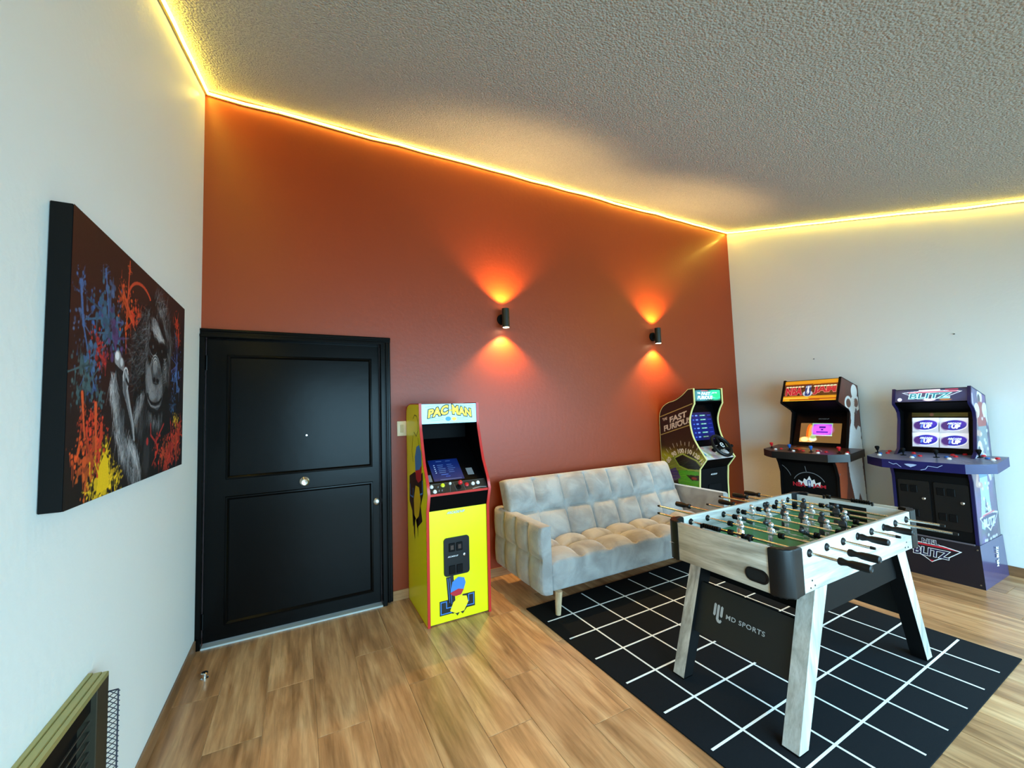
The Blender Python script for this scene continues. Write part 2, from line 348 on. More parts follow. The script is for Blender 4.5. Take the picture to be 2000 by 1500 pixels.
def plank(x0, x1, y0, y1):
    w, l = round(x1-x0-GAP, 4), round(y1-y0-GAP, 4)
    if w < .01 or l < .01: return
    if (w, l) not in pmesh:
        me = bpy.data.meshes.new('floor_tile'); v = []; 
        for z, i in ((-.006, 0), (-.0006, 0), (0, .0012)):
            v += [(sx*(w/2-i), sy*(l/2-i), z) for sx, sy in ((-1, -1), (1, -1), (1, 1), (-1, 1))]
        f = [(8, 9, 10, 11)]+[(a+i, a+(i+1) % 4, a+4+(i+1) % 4, a+4+i) for a in (0, 4) for i in range(4)]
        me.from_pydata(v, [], f); me.materials.append(M_plank); pmesh[(w, l)] = me
    link('floor_tile', pmesh[(w, l)], floor, ((x0+x1)/2, (y0+y1)/2, 0))
x = .21-PW; c = 0
cuts = {0: -.617, 1: -1.07, 2: -.73, 3: -1.22, 4: -.64, 5: -1.063, 6: -.45}
while x < RW:
    xa, xb = max(x, 0), min(x+PW, RW); y = cuts.get(c, -.12-((c*.43) % 1.)*PL); y += PL*math.ceil(-y/PL) if y < 0 else 0
    while y > -RD:
        ya, yb = max(y-PL, -RD), min(y, 0)
        if yb > ya: plank(xa, xb, ya, yb)
        y -= PL
    x += PW; c += 1
# skirting of the same tile; shade is put into the side walls' darker colour
M_base = wood('skirting_tile_shaded', rgb(96, 66, 42), rgb(134, 95, 62), rgb(160, 120, 84), .35, rnd=False)
M_baseX = wood('skirting_tile_back', rgb(120, 82, 52), rgb(160, 114, 74), rgb(186, 142, 100), .35, axis='X', rnd=False)
BH = .0765
struct('baseboard_left', MB().rbox(0, .011, -RD, -.066, 0, BH, .002, 1), M_base)
struct('baseboard_right', MB().rbox(RW-.011, RW, -RD, -.012, 0, BH, .002, 1), M_base)
struct('baseboard_back', MB().rbox(1.247, RW, -.012, 0, 0, BH, .002, 1), M_baseX)

# ------------------------------------------------------------------ the black door
M_door = mat('black_door_enamel', rgb(6, 6, 6), .24, var=.1, scale=2, bump=.05, bscale=9, spec=.12)
door = struct('door_1', MB().rbox(DX0+.004, DX1-.004, .0, .045, .018, DZ-.004, .003, 1), M_door)
def moulding(x0, x1, z0, z1):
    mb = MB(); prof = [(0, 0), (.004, .011), (.012, .013), (.02, .006), (.024, 0)]
    ring = []
    for d, h in prof: ring.append([(x0+d, -h, z0+d), (x1-d, -h, z0+d), (x1-d, -h, z1-d), (x0+d, -h, z1-d)])
    v = [p for r in ring for p in r]; f = [(a*4+i, a*4+(i+1) % 4, a*4+4+(i+1) % 4, a*4+4+i) for a in range(4) for i in range(4)]
    mb.add(v, f); mb.obj('panel_moulding', M_door, door, 30)
moulding(.148, 1.106, 1.063, 1.920); moulding(.148, 1.106, .105, .950)
k = MB().lathe([(.030, 0), (.032, .004), (.026, .008), (.011, .012), (.011, .03), (.02, .036), (.027, .046), (.027, .056), (.02, .062), (.006, .06)], 24, 0, Matrix.Translation((.628, 0, 1.003)) @ Matrix.Rotation(radians(90), 4, 'X'))
k.obj('door_knob', mat('satin_nickel', (.62, .56, .46), .25, 1.), door)
k = MB().lathe([(.028, 0), (.029, .004), (.024, .009), (.015, .012), (.015, .018), (.008, .02)], 20, 0, Matrix.Translation((1.136, 0, .79)) @ Matrix.Rotation(radians(90), 4, 'X'))
k.box(1.128, 1.144, -.026, -.018, .787, .793); k.obj('deadbolt', mat('brushed_nickel', (.5, .48, .45), .35, 1.), door)
MB().cyl((.641, .001, 1.337), (.641, -.004, 1.337), .006, seg=10).obj('peephole', M_chrome, door)
for z in (1.86, .16):
    MB().cyl((.034, -.006, z-.05), (.034, -.006, z+.05), .006, seg=8).obj('hinge', M_black, door)
fr = MB()
fr.rbox(.0, .030, -.05, 0, 0, 2.036, .003, 1)                    # left jamb
fr.rbox(1.166, 1.2, -.058, 0, 0, 2.036, .004, 2).rbox(1.196, 1.247, -.035, 0, .012, 2.05, .006, 2).rbox(1.208, 1.226, -.044, 0, .012, 2.05, .005, 2)
fr.rbox(0, 1.2, -.058, 0, 2.03, 2.052, .004, 2).rbox(0, 1.247, -.042, 0, 2.046, 2.076, .005, 2).rbox(0, 1.247, -.05, 0, 2.07, 2.09, .006, 2)
struct('trim_1', fr, M_door)
struct('trim_2', MB().rbox(.03, 1.168, -.05, .12, -.004, .010, .003, 1), mat('door_sill_metal', rgb(188, 196, 196), .4, .3))

# ------------------------------------------------------------------ LED strip along the ceiling edge
M_led = mat('amber_led_strip', (.9, .7, .2), .5, emit=(1., .73, .075), estr=LED_POWER)
M_ledback = mat('clear_strip_backing', rgb(214, 190, 110), .4)
led = thing('led_light_strip', 'glowing amber light strip running along the ceiling edge of three walls', 'light strip', (0, 0, 3.75))
def strip_path():
    P = []; r = random.Random(3)
    def run(a, b, n):
        for i in range(n+1):
            t = i/n; P.append((a[0]+(b[0]-a[0])*t, a[1]+(b[1]-a[1])*t, ceil_z(a[1]+(b[1]-a[1])*t)-.022+(r.uniform(-.007, .007) if 0 < i < n else 0)))
    run((.016, -RD+.05), (.016, -.016), 22); run((.016, -.016), (RW-.016, -.016), 26); run((RW-.016, -.016), (RW-.016, -RD+.05), 22); return P
SP = strip_path(); off = Vector((0, 0, 3.75))
mb = MB(); bk = MB()
for a, b_ in zip(SP[:-1], SP[1:]):
    A, B = Vector(a)-off, Vector(b_)-off
    if (B-A).length < 1e-4: continue
    d = (B-A).normalized(); inw = Vector((1, 0, 0)) if a[0] < .02 and b_[0] < .02 else (Vector((-1, 0, 0)) if a[0] > RW-.02 and b_[0] > RW-.02 else Vector((0, -1, 0)))
    up = d.cross(inw).normalized(); up = up if up.z > 0 else -up
    for M_, w, k0, k1 in ((mb, .0056, .0, .010), (bk, .0085, -.012, -.001)):
        c = [(-w, k0), (w, k0), (w, k1), (-w, k1)]
        v = [tuple(Q+up*i+inw*k) for Q in (A, B) for i, k in c]
        M_.add(v, [(0, 1, 5, 4), (1, 2, 6, 5), (2, 3, 7, 6), (3, 0, 4, 7), (0, 3, 2, 1), (4, 5, 6, 7)])
mb.obj('glowing_face', M_led, led, 0); bk.obj('backing', M_ledback, led, 0)
cl = MB().box(-.003, .003, -.0075, .002, -.013, .013)
me = None
def clip(x, y, rz):
    global me
    if me is None: o = cl.obj('clip', M_ledback, led, 0); me = o.data
    else: o = link('clip', me, led)
    o.location = (x, y, ceil_z(y)-.022-3.75); o.rotation_euler = (0, 0, rz)
for i in range(9): clip(.45+i*.6, -.018, 0)
for i in range(6): clip(RW-.018, -.5-i*.62, radians(90)); clip(.018, -.5-i*.62, radians(-90))

# added narrow spots that draw the diagonal streaks beside the ceiling corners
def corner_beam(p, d, e):
    l = bpy.data.lights.new('added_streak_spot', 'SPOT'); l.energy = e; l.color = (1., .76, .12); l.spot_size = radians(10); l.spot_blend = 1.; l.shadow_soft_size = .004
    o = bpy.data.objects.new('added_streak_spot', l); COL.objects.link(o); o.parent = led; o.location = Vector(p)-off; o.rotation_euler = Vector(d).to_track_quat('-Z', 'Y').to_euler()
corner_beam((RW-.02, -.022, 3.745), (-.86, .04, -.505), 22); corner_beam((.022, -.02, 3.745), (-.04, -.825, -.565), 16)

# ------------------------------------------------------------------ wall lamps
M_lampin = mat('lamp_lens', (.9, .85, .7), .4, emit=(1., .72, .42), estr=30)
def wall_lamp(x, z, label):
    t = thing('wall_lamp', label, 'wall lamp', (x, 0, z), group='black cylinder wall lamps')
    MB().lathe([(.05, 0), (.05, .018), (.047, .021)], 28, 0, Matrix.Rotation(radians(90), 4, 'X')).obj('wall_plate', M_blackmat, t)
    MB().box(-.014, .014, -.06, -.018, -.02, .02).obj('arm', M_blackmat, t)
    R = .034; c = Matrix.Translation((0, -.084, 0))
    MB().lathe([(R, -.088), (R, .088), (R-.004, .088), (R-.004, .07), (R-.004, -.07), (R-.004, -.088), (R, -.088)], 28, 0, c, cap=False).obj('shade', mat('lamp_black', rgb(22, 26, 20), .4), t)
    for s in (1, -1):
        MB().cyl((0, -.084, s*.080), (0, -.084, s*.0885), R-.005, seg=20).obj('lens', M_lampin, t)
        l = bpy.data.lights.new('lamp_beam', 'SPOT'); l.energy = SPOT_POWER; l.color = (1., .62, .22); l.spot_size = radians(112); l.spot_blend = .55; l.shadow_soft_size = .02
        o = bpy.data.objects.new('lamp_beam', l); COL.objects.link(o); o.parent = t; o.location = (0, -.084, s*.095); o.rotation_euler = (radians(180) if s > 0 else 0, 0, 0)
wall_lamp(2.285, 2.325, 'black cylinder wall lamp shining up and down, left of the two, near the door')
wall_lamp(4.235, 2.27, 'black cylinder wall lamp shining up and down, right of the two, above racing cabinet')

# light switch
sw = thing('light_switch', 'cream wall switch plate between the black door and the yellow cabinet', 'switch', (1.337, 0, 1.352))
M_cream = mat('cream_plastic', rgb(236, 224, 196), .4)
MB().rbox(-.037, .037, -.008, 0, -.06, .06, .003, 2).obj('cover_plate', M_cream, sw)
MB().rbox(-.013, .013, -.013, -.006, -.032, .032, .002, 1).obj('rocker', mat('cream_rocker', rgb(206, 190, 150), .4), sw)

# door stop
ds = thing('door_stop', 'small metal door stop standing on the floor near the left wall', 'door stop', (.113, -.412, 0))
MB().lathe([(.02, 0), (.02, .006), (.013, .01), (.012, .026)], 18).obj('base', M_chrome, ds)
MB().lathe([(.016, .02), (.0185, .022), (.0185, .034), (.015, .037)], 18).obj('cap', M_chrome, ds)
for y, z in ((-.93, 1.94), (-2.05, 2.02)):
    tag(MB().cyl((RW, y, z), (RW-.008, y, z), .006, .004, seg=8).obj('wall_nail', mat('nail', rgb(90, 80, 72), .5)), 'tiny nail stub in the right wall, '+('above the basketball cabinet' if y > -1.5 else 'above the football cabinet'), 'nail', 'nail stubs in the right wall')

# ------------------------------------------------------------------ painting of a gorilla
cv = thing('canvas_painting', 'black framed canvas of a gorilla among colourful paint splashes on left wall', 'painting', (.002, -1.31, 1.247))
CWd, CHt, CD = 1.22, .818, .045
MB().rbox(0, CD, -.61, .61, 0, CHt, .0015, 1).obj('canvas_edge', mat('black_canvas_edge', rgb(7, 8, 9), .6, spec=.15), cv)
P = Paint(CWd, CHt, 330, (12, 8, 9)); r = random.Random(11)
P.ell(.25, .72, .55, .35, (42, 15, 12), a=.9, soft=.8); P.ell(.9, .72, .5, .3, (30, 12, 12), a=.8, soft=.8)
def G(v): return (v, v, min(255, v+3))
for x, y, k in [(.055, .617, .03), (.076, .509, .045), (.16, .432, .05), (.12, .388, .05), (.181, .558, .05), (.257, .6, .07), (.318, .559, .06), (.219, .694, .02), (.284, .515, .06), (.25, .56, .08), (.153, .326, .03), (1.06, .62, .03), (1.084, .5, .06), (1.07, .42, .06), (1.03, .3, .04)]:
    P.splat(x, y, k, (58+r.randint(-10, 14), 92+r.randint(-12, 12), 140+r.randint(-20, 20)), r, 22)
P.stroke((.055, .62), (.08, .5), .012, (62, 98, 150)); P.stroke((.219, .7), (.25, .56), .008, (62, 98, 150)); P.stroke((.08, .5), (.16, .33), .008, (62, 98, 150)); P.stroke((.28, .5), (.38, .4), .008, (70, 80, 120))
P.splat(.3, .5, .07, (86, 62, 110), r, 20)
for x, y, k in [(.079, .384, .05), (.11, .336, .05), (.059, .308, .03), (.2, .3, .04)]: P.splat(x, y, k, (62, 88, 92), r, 18)
for x, y, k in [(.421, .77, .015), (.367, .66, .04), (.414, .611, .06), (.47, .6, .05), (.526, .628, .035), (.62, .65, .03), (1.063, .703, .04), (1.1, .64, .04)]: P.splat(x, y, k, (196+r.randint(-15, 20), 62+r.randint(-8, 14), 30), r, 20)
P.line(arcpts(.55, .66, .14, 10, 170, 14, .09), .012, (196, 66, 36)); P.stroke((.4, .6), (.42, .8), .008, (206, 74, 40)); P.stroke((.36, .68), (.47, .58), .012, (206, 74, 40))
for x, y, k in [(.173, .461, .04), (.19, .437, .035), (.23, .42, .03)]: P.splat(x, y, k, (176, 42, 40), r, 18)
for x, y, k in [(.086, .25, .02), (.119, .21, .04), (.173, .24, .03), (.18, .162, .06), (.072, .138, .04), (.129, .077, .05), (.207, .16, .05), (.15, .12, .06)]: P.splat(x, y, k, (206+r.randint(-20, 20), 72+r.randint(-12, 14), 34), r, 24)
P.stroke((.086, .31), (.11, .18), .016, (216, 84, 42), .006); P.stroke((.175, .28), (.19, .1), .02, (216, 84, 42), .008); P.stroke((.22, .22), (.2, .06), .014, (200, 60, 36))
for x, y, k in [(.262, .13, .03), (.235, .06, .06), (.162, .022, .03), (.359, .03, .03), (.24, .03, .06), (.3, .05, .04)]: P.splat(x, y, k, (232, 186, 28), r, 26)
P.poly([(.2, .01), (.29, .02), (.28, .11), (.25, .13), (.21, .09)], (236, 190, 24))
for x, y, k in [(1.02, .12, .07), (1.11, .12, .06), (.98, .06, .05), (1.15, .2, .04)]: P.splat(x, y, k, (190+r.randint(-20, 20), 52+r.randint(-8, 14), 40), r, 24)
for x, y, k in [(1.059, .23, .03), (.916, .14, .025), (1.12, .22, .025)]: P.splat(x, y, k, (226, 176, 40), r, 14)
# ape: dark body, lit fur, face, raised forearm and fist
P.poly([(.46, .0), (.50, .25), (.46, .42), (.49, .56), (.60, .68), (.72, .76), (.84, .76), (.96, .66), (.985, .56), (.93, .44), (.95, .25), (.90, .0)], (8, 8, 9))
def fur(n, xr, yr, ang, L, lo, hi, w=.004, a=.55, sp=.35):
    for _ in range(n):
        x, y = r.uniform(*xr), r.uniform(*yr); an = ang(x, y)+r.gauss(0, sp); l = L*r.uniform(.5, 1.2)
        P.stroke((x, y), (x+l*cos(an), y+l*sin(an)), w, G(r.randint(lo, hi)), .001, a)
def along(pts, n, ang, L, lo, hi, w=.004, a=.6, sp=.25, jit=.012):
    m = len(pts)-1
    for _ in range(n):
        t = r.random()*m; i = min(int(t), m-1); k = t-i; x = pts[i][0]+(pts[i+1][0]-pts[i][0])*k+r.gauss(0, jit); y = pts[i][1]+(pts[i+1][1]-pts[i][1])*k+r.gauss(0, jit)
        an = ang+r.gauss(0, sp); l = L*r.uniform(.5, 1.2); P.stroke((x, y), (x+l*cos(an), y+l*sin(an)), w, G(r.randint(lo, hi)), .001, a)
along([(.645, .656), (.564, .582), (.485, .502), (.469, .426), (.517, .383)], 260, radians(195), .05, 18, 130, .004, .6, .5, .03)
along([(.63, .62), (.60, .52), (.58, .43)], 170, radians(215), .06, 24, 150, .004, .55, .4, .03)
along([(.66, .67), (.645, .58), (.63, .47)], 90, radians(250), .05, 60, 170, .004, .6, .4, .012)
along([(.733, .738), (.815, .74), (.91, .675)], 150, radians(60), .05, 40, 165, .004, .6, .5, .02)
along([(.90, .68), (.955, .60), (.93, .50), (.90, .42)], 170, radians(290), .06, 40, 170, .004, .55, .35, .022)
along([(.74, .72), (.83, .70), (.88, .64)], 70, radians(300), .05, 90, 200, .004, .5, .3, .012)
# lit forehead and brow
P.poly([(.682, .646), (.668, .600), (.745, .592), (.852, .556), (.862, .586), (.76, .650), (.70, .660)], (104, 104, 107), .75)
along([(.70, .645), (.76, .615), (.84, .575)], 150, radians(310), .045, 120, 225, .004, .6, .3, .016)
along([(.69, .60), (.75, .60), (.84, .565)], 60, radians(330), .04, 150, 235, .0035, .55, .3, .01)
P.ell(.705, .535, .045, .028, (10, 10, 11), soft=.5); P.ell(.835, .535, .055, .030, (7, 7, 8), soft=.5)
P.line(arcpts(.705, .53, .05, 200, 335, 10, .032), .005, (120, 120, 123), .8); P.line(arcpts(.705, .525, .06, 205, 330, 10, .042), .004, (96, 96, 99), .8); P.ell(.703, .535, .010, .008, (84, 84, 86)); P.ell(.828, .533, .010, .007, (70, 70, 74))
# nose bridge, muzzle, mouth
P.poly([(.612, .396), (.625, .345), (.65, .310), (.692, .283), (.779, .272), (.83, .295), (.852, .34), (.846, .40), (.82, .46), (.78, .495), (.72, .495), (.66, .45)], (70, 70, 73))
P.ell(.665, .39, .03, .055, (138, 138, 141), .4, .8, .7); P.ell(.735, .465, .022, .03, (150, 150, 153), a=.8, soft=.6); P.ell(.80, .36, .028, .04, (118, 118, 121), a=.8, soft=.7)
P.ell(.715, .345, .035, .026, (150, 150, 153), a=.7, soft=.7)
along([(.64, .40), (.66, .36), (.70, .33), (.76, .325), (.81, .35), (.83, .40)], 170, radians(250), .022, 60, 190, .0028, .5, .9, .02)
along([(.70, .48), (.74, .45), (.79, .47)], 60, radians(270), .03, 60, 180, .0028, .5, .4, .012)
for i in range(5): P.line(arcpts(.74, .44-.004*i, .028+.010*i, 25, 155, 10, .040+.010*i), .0035, (56, 56, 58) if i % 2 else (196, 196, 198), a=.75)
P.line([(.70, .475), (.690, .43), (.705, .402)], .006, (40, 40, 42)); P.line([(.785, .47), (.805, .43), (.79, .402)], .006, (60, 60, 62))
P.ell(.728, .399, .018, .010, (6, 6, 7)); P.ell(.772, .398, .018, .010, (6, 6, 7)); P.line([(.70, .402), (.715, .385), (.75, .382), (.785, .386), (.80, .405)], .005, (30, 30, 32))
P.line([(.75, .38), (.75, .335)], .004, (70, 70, 72), .8)
P.line([(.645, .335), (.665, .312), (.70, .300), (.75, .298), (.80, .306), (.835, .325)], .012, (6, 6, 7)); P.line([(.655, .312), (.69, .290), (.75, .284), (.81, .292)], .007, (140, 140, 143), .8); P.line([(.648, .30), (.70, .275), (.77, .266), (.825, .28)], .005, (22, 22, 24))
for i in range(9): P.line(arcpts(.795, .46, .05+.008*i, 300, 375, 8, .04+.012*i), .003, (176-6*i,)*3, a=.55)
for i in range(6): P.line([(.63+.006*i, .395-.012*i), (.645+.006*i, .36-.012*i)], .003, (60, 60, 62), a=.6)
along([(.86, .50), (.872, .45), (.868, .40)], 60, radians(20), .035, 90, 190, .003, .6, .3, .01)
# throat and chest
along([(.60, .34), (.554, .304), (.52, .24)], 150, radians(250), .06, 70, 190, .0045, .6, .25, .014); along([(.62, .29), (.58, .24), (.56, .2)], 100, radians(260), .06, 30, 110, .004, .6, .3, .02)
along([(.66, .26), (.714, .238), (.80, .22), (.83, .25)], 130, radians(268), .05, 50, 170, .004, .55, .3, .012); fur(90, (.55, .85), (.06, .2), lambda x, y: -pi/2, .07, 14, 52)
P.ell(.65, .09, .03, .06, (62, 62, 65), a=.6, soft=.6)
# raised fist and furry forearm
P.ell(.335, .437, .026, .026, (150, 150, 153), soft=.3); P.ell(.327, .447, .014, .012, (232, 232, 236), soft=.5); P.ell(.370, .418, .020, .024, (120, 120, 123), soft=.3); P.ell(.366, .43, .010, .012, (200, 200, 203), soft=.5)
P.poly([(.31, .42), (.34, .41), (.385, .40), (.39, .30), (.44, .26), (.49, .17), (.52, .15), (.44, .09), (.37, .18), (.32, .30)], (20, 20, 22))
P.poly([(.375, .385), (.401, .412), (.428, .402), (.440, .380), (.432, .345), (.46, .29), (.50, .22), (.513, .155), (.497, .16), (.47, .22), (.42, .29), (.385, .33)], (112, 112, 116))
P.line([(.405, .398), (.432, .372), (.424, .335), (.455, .28), (.492, .215), (.508, .16)], .012, (176, 176, 180), .8); P.line(arcpts(.408, .385, .022, 20, 210, 10, .03), .006, (214, 214, 217)); P.line([(.412, .375), (.43, .36)], .012, (20, 20, 22)); P.line([(.40, .36), (.41, .31)], .008, (60, 60, 63), .8)
along([(.303, .38), (.296, .34), (.325, .26), (.36, .18), (.41, .115)], 340, radians(285), .065, 70, 235, .0042, .7, .3, .014)
along([(.33, .34), (.36, .26), (.40, .18), (.44, .13)], 200, radians(275), .06, 40, 170, .004, .6, .35, .016)
along([(.45, .16), (.50, .13), (.55, .09)], 150, radians(280), .075, 90, 235, .004, .65, .3, .014); along([(.44, .10), (.48, .05), (.54, .03), (.58, .05)], 160, radians(275), .06, 60, 190, .004, .6, .3, .016)
# paint over the chest
for x, y, k in [(.80, .10, .05), (.88, .08, .05), (.935, .066, .05), (1.0, .1, .06), (1.079, .11, .06), (1.15, .16, .05), (.915, .03, .03)]: P.splat(x, y, k, (182+r.randint(-20, 20), 50+r.randint(-8, 14), 34), r, 24)
P.line([(.695, .215), (.70, .17), (.77, .135), (.80, .16), (.878, .212)], .010, (170, 44, 44)); P.ell(.658, .146, .014, .016, (170, 44, 44))
P.noise(.012, 5)
art('painted_face', cv, art_mat('canvas_paint', .55), P, lambda x, y: (CD+.0012, -.61+x*CWd/(P.nx-1)*P.px, y*CHt/(P.ny-1)*P.px))

# ------------------------------------------------------------------ wall heater low on the left wall
ht = thing('wall_heater', 'brass framed black slatted heater low on the left wall beside camera', 'heater', (0, -2.35, 0))
M_brass = mat('olive_brass', rgb(176, 170, 110), .38, .55, var=.08, scale=8); M_brassd = mat('dark_olive_metal', rgb(58, 54, 42), .45, .4, var=.15, scale=30)
HZ, HY, HD = .685, .763, .05
MB().rbox(0, .012, -HY, HY, HZ-.006, HZ+.003, .001, 1).rbox(.012, .034, -HY, HY, HZ-.01, HZ, .002, 1).rbox(.034, HD, -HY, HY, HZ-.016, HZ-.002, .002, 1).obj('top_rail', M_brass, ht)
MB().rbox(.012, .036, -HY+.08, HY-.08, HZ-.075, HZ-.012, .002, 1).obj('upper_band', M_blackmat, ht)
for s in (1, -1):
    MB().rbox(.002, HD, s*HY-(.085 if s > 0 else 0), s*HY+(0 if s > 0 else .085), 0, HZ-.012, .002, 1).obj('side_post', M_brassd, ht)
MB().box(.002, .008, -HY+.08, HY-.08, .02, HZ-.02).obj('back_plate', M_blackmat, ht)
sl = None
for i in range(20):
    z = HZ-.1-i*.029
    if sl is None:
        o = MB().rbox(-.002, .003, -HY+.08, HY-.08, -.002, .002, .0008, 1).obj('slat', mat('slat_metal', rgb(88, 86, 80), .35, .6), ht, 0); sl = o.data
    else: o = link('slat', sl, ht)
    o.location = (.034, 0, z)
MB().tube([(.03, .02, .63), (.062, .02, .632), (.066, .02, .62), (.066, .02, .40), (.03, .02, .40)], .0025, 6).obj('wire_handle', M_steel, ht)
wm = MB(); zt = .615
for i in range(40):
    z = zt-i*.0155
    for x in (.012, .032, .052):
        wm.cyl((x, HY+.004, z), (x+.020, HY+.004, z-.0155), .0013, seg=4); wm.cyl((x, HY+.008, z-.0155), (x+.020, HY+.008, z), .0013, seg=4)
    wm.cyl((.069, HY+.006, z), (.076, HY+.006, z-.006), .0016, seg=4)
wm.cyl((.072, HY+.006, zt), (.072, HY+.006, 0), .0022, seg=5).cyl((.012, HY+.006, zt), (.072, HY+.006, zt), .0022, seg=5)
o = wm.obj('wire_mesh_guard', mat('dark_wire', rgb(52, 54, 66), .4, .6), ht); o['kind'] = 'stuff'

# ------------------------------------------------------------------ arcade cabinets
def slab(root, name, m, p0, p1, th, hw, s=0):
    """a board across the cabinet from profile point p0 to p1, outer face towards the player"""
    (a0, z0), (a1, z1) = p0, p1; d = Vector((0, a1-a0, z1-z0)); L = d.length; u = d/L; n = Vector((0, -u.z, u.y))
    mb = MB(); v = []
    for k in (0, -th):
        for x, p in ((-hw, p0), (hw, p0), (hw, p1), (-hw, p1)): v.append(tuple(Vector((x, p[0], p[1]))+n*k))
    mb.add(v, [(0, 1, 2, 3), (7, 6, 5, 4), (0, 4, 5, 1), (1, 5, 6, 2), (2, 6, 7, 3), (3, 7, 4, 0)])
    o = mb.obj(name, m, root, s)
    return o, Face((0, (a0+a1)/2, (z0+z1)/2), (1, 0, 0), u, n), L
def sides(root, hw, prof, m, mtrim, t=.018):
    out = []
    for s in (-1, 1):
        x0, x1 = (s*hw, s*(hw-t)) if s > 0 else (s*hw, s*(hw-t))
        o = MB().prism(prof, (x0, x1), lambda a, b, k: (k, a, b)).obj('side_panel', [m, M_int], root, 0); out.append(o)
        for p in o.data.polygons:
            if p.normal.x*s < -.9: p.material_index = 1
        A, B = offset_poly(prof, .0025), offset_poly(prof, -.004); n = len(prof); xo, xi = s*(hw+.0004), s*(hw-t-.0015)
        v = [(x, *p) for x in (xo, xi) for R in (A, B) for p in R]; f = []
        for i in range(n):
            j = (i+1) % n; f += [(i, j, 2*n+j, 2*n+i), (n+i, j+n, j, i), (2*n+i, 2*n+j, 3*n+j, 3*n+i)]
        MB().add(v, f).obj('edge_moulding', mtrim, o, 50)
    return out
def face_side(hw, s):
    return Face((s*hw, 0, 0), (0, s, 0), (0, 0, 1), (s, 0, 0))
BTN = {}
def button(parent, face, a, b, m, r=.0125):
    key = (m.name, r)
    M = Matrix((face.r, face.u, face.n)).transposed().to_4x4(); M.translation = face.at(a, b, 0)
    if key not in BTN:
        o = MB().lathe([(r*1.25, 0), (r*1.25, .003), (r*1.05, .005), (r, .005), (r, .009), (r*.8, .0115), (r*.3, .0105)], 18).obj('button', m, parent); BTN[key] = o.data
    else: o = link('button', BTN[key], parent)
    o.matrix_local = M; return o
def joystick(parent, face, a, b, m, h=.05, bat=False, dark=None):
    key = ('j', m.name, h, bat); M = Matrix((face.r, face.u, face.n)).transposed().to_4x4(); M.translation = face.at(a, b, 0)
    if key not in BTN:
        mb = MB().lathe([(.021, 0), (.020, .003), (.012, .004), (.005, .005), (.005, h)], 16, 1)
        if bat: mb.lathe([(.006, h*.45), (.009, h*.55), (.0165, h*.95), (.0175, h*1.1), (.013, h*1.25), (.004, h*1.29)], 16, 0)
        else: mb.ball((0, 0, h+.006), .0165, 16, 0)
        o = mb.obj('joystick', [m, dark or M_blackmat], parent); BTN[key] = o.data
    else: o = link('joystick', BTN[key], parent)
    o.matrix_local = M; return o
M_int = mat('cabinet_interior_black', rgb(5, 5, 6), .55, spec=.06)
M_gloss = mat('screen_bezel_black', rgb(5, 5, 6), .25, spec=.07)

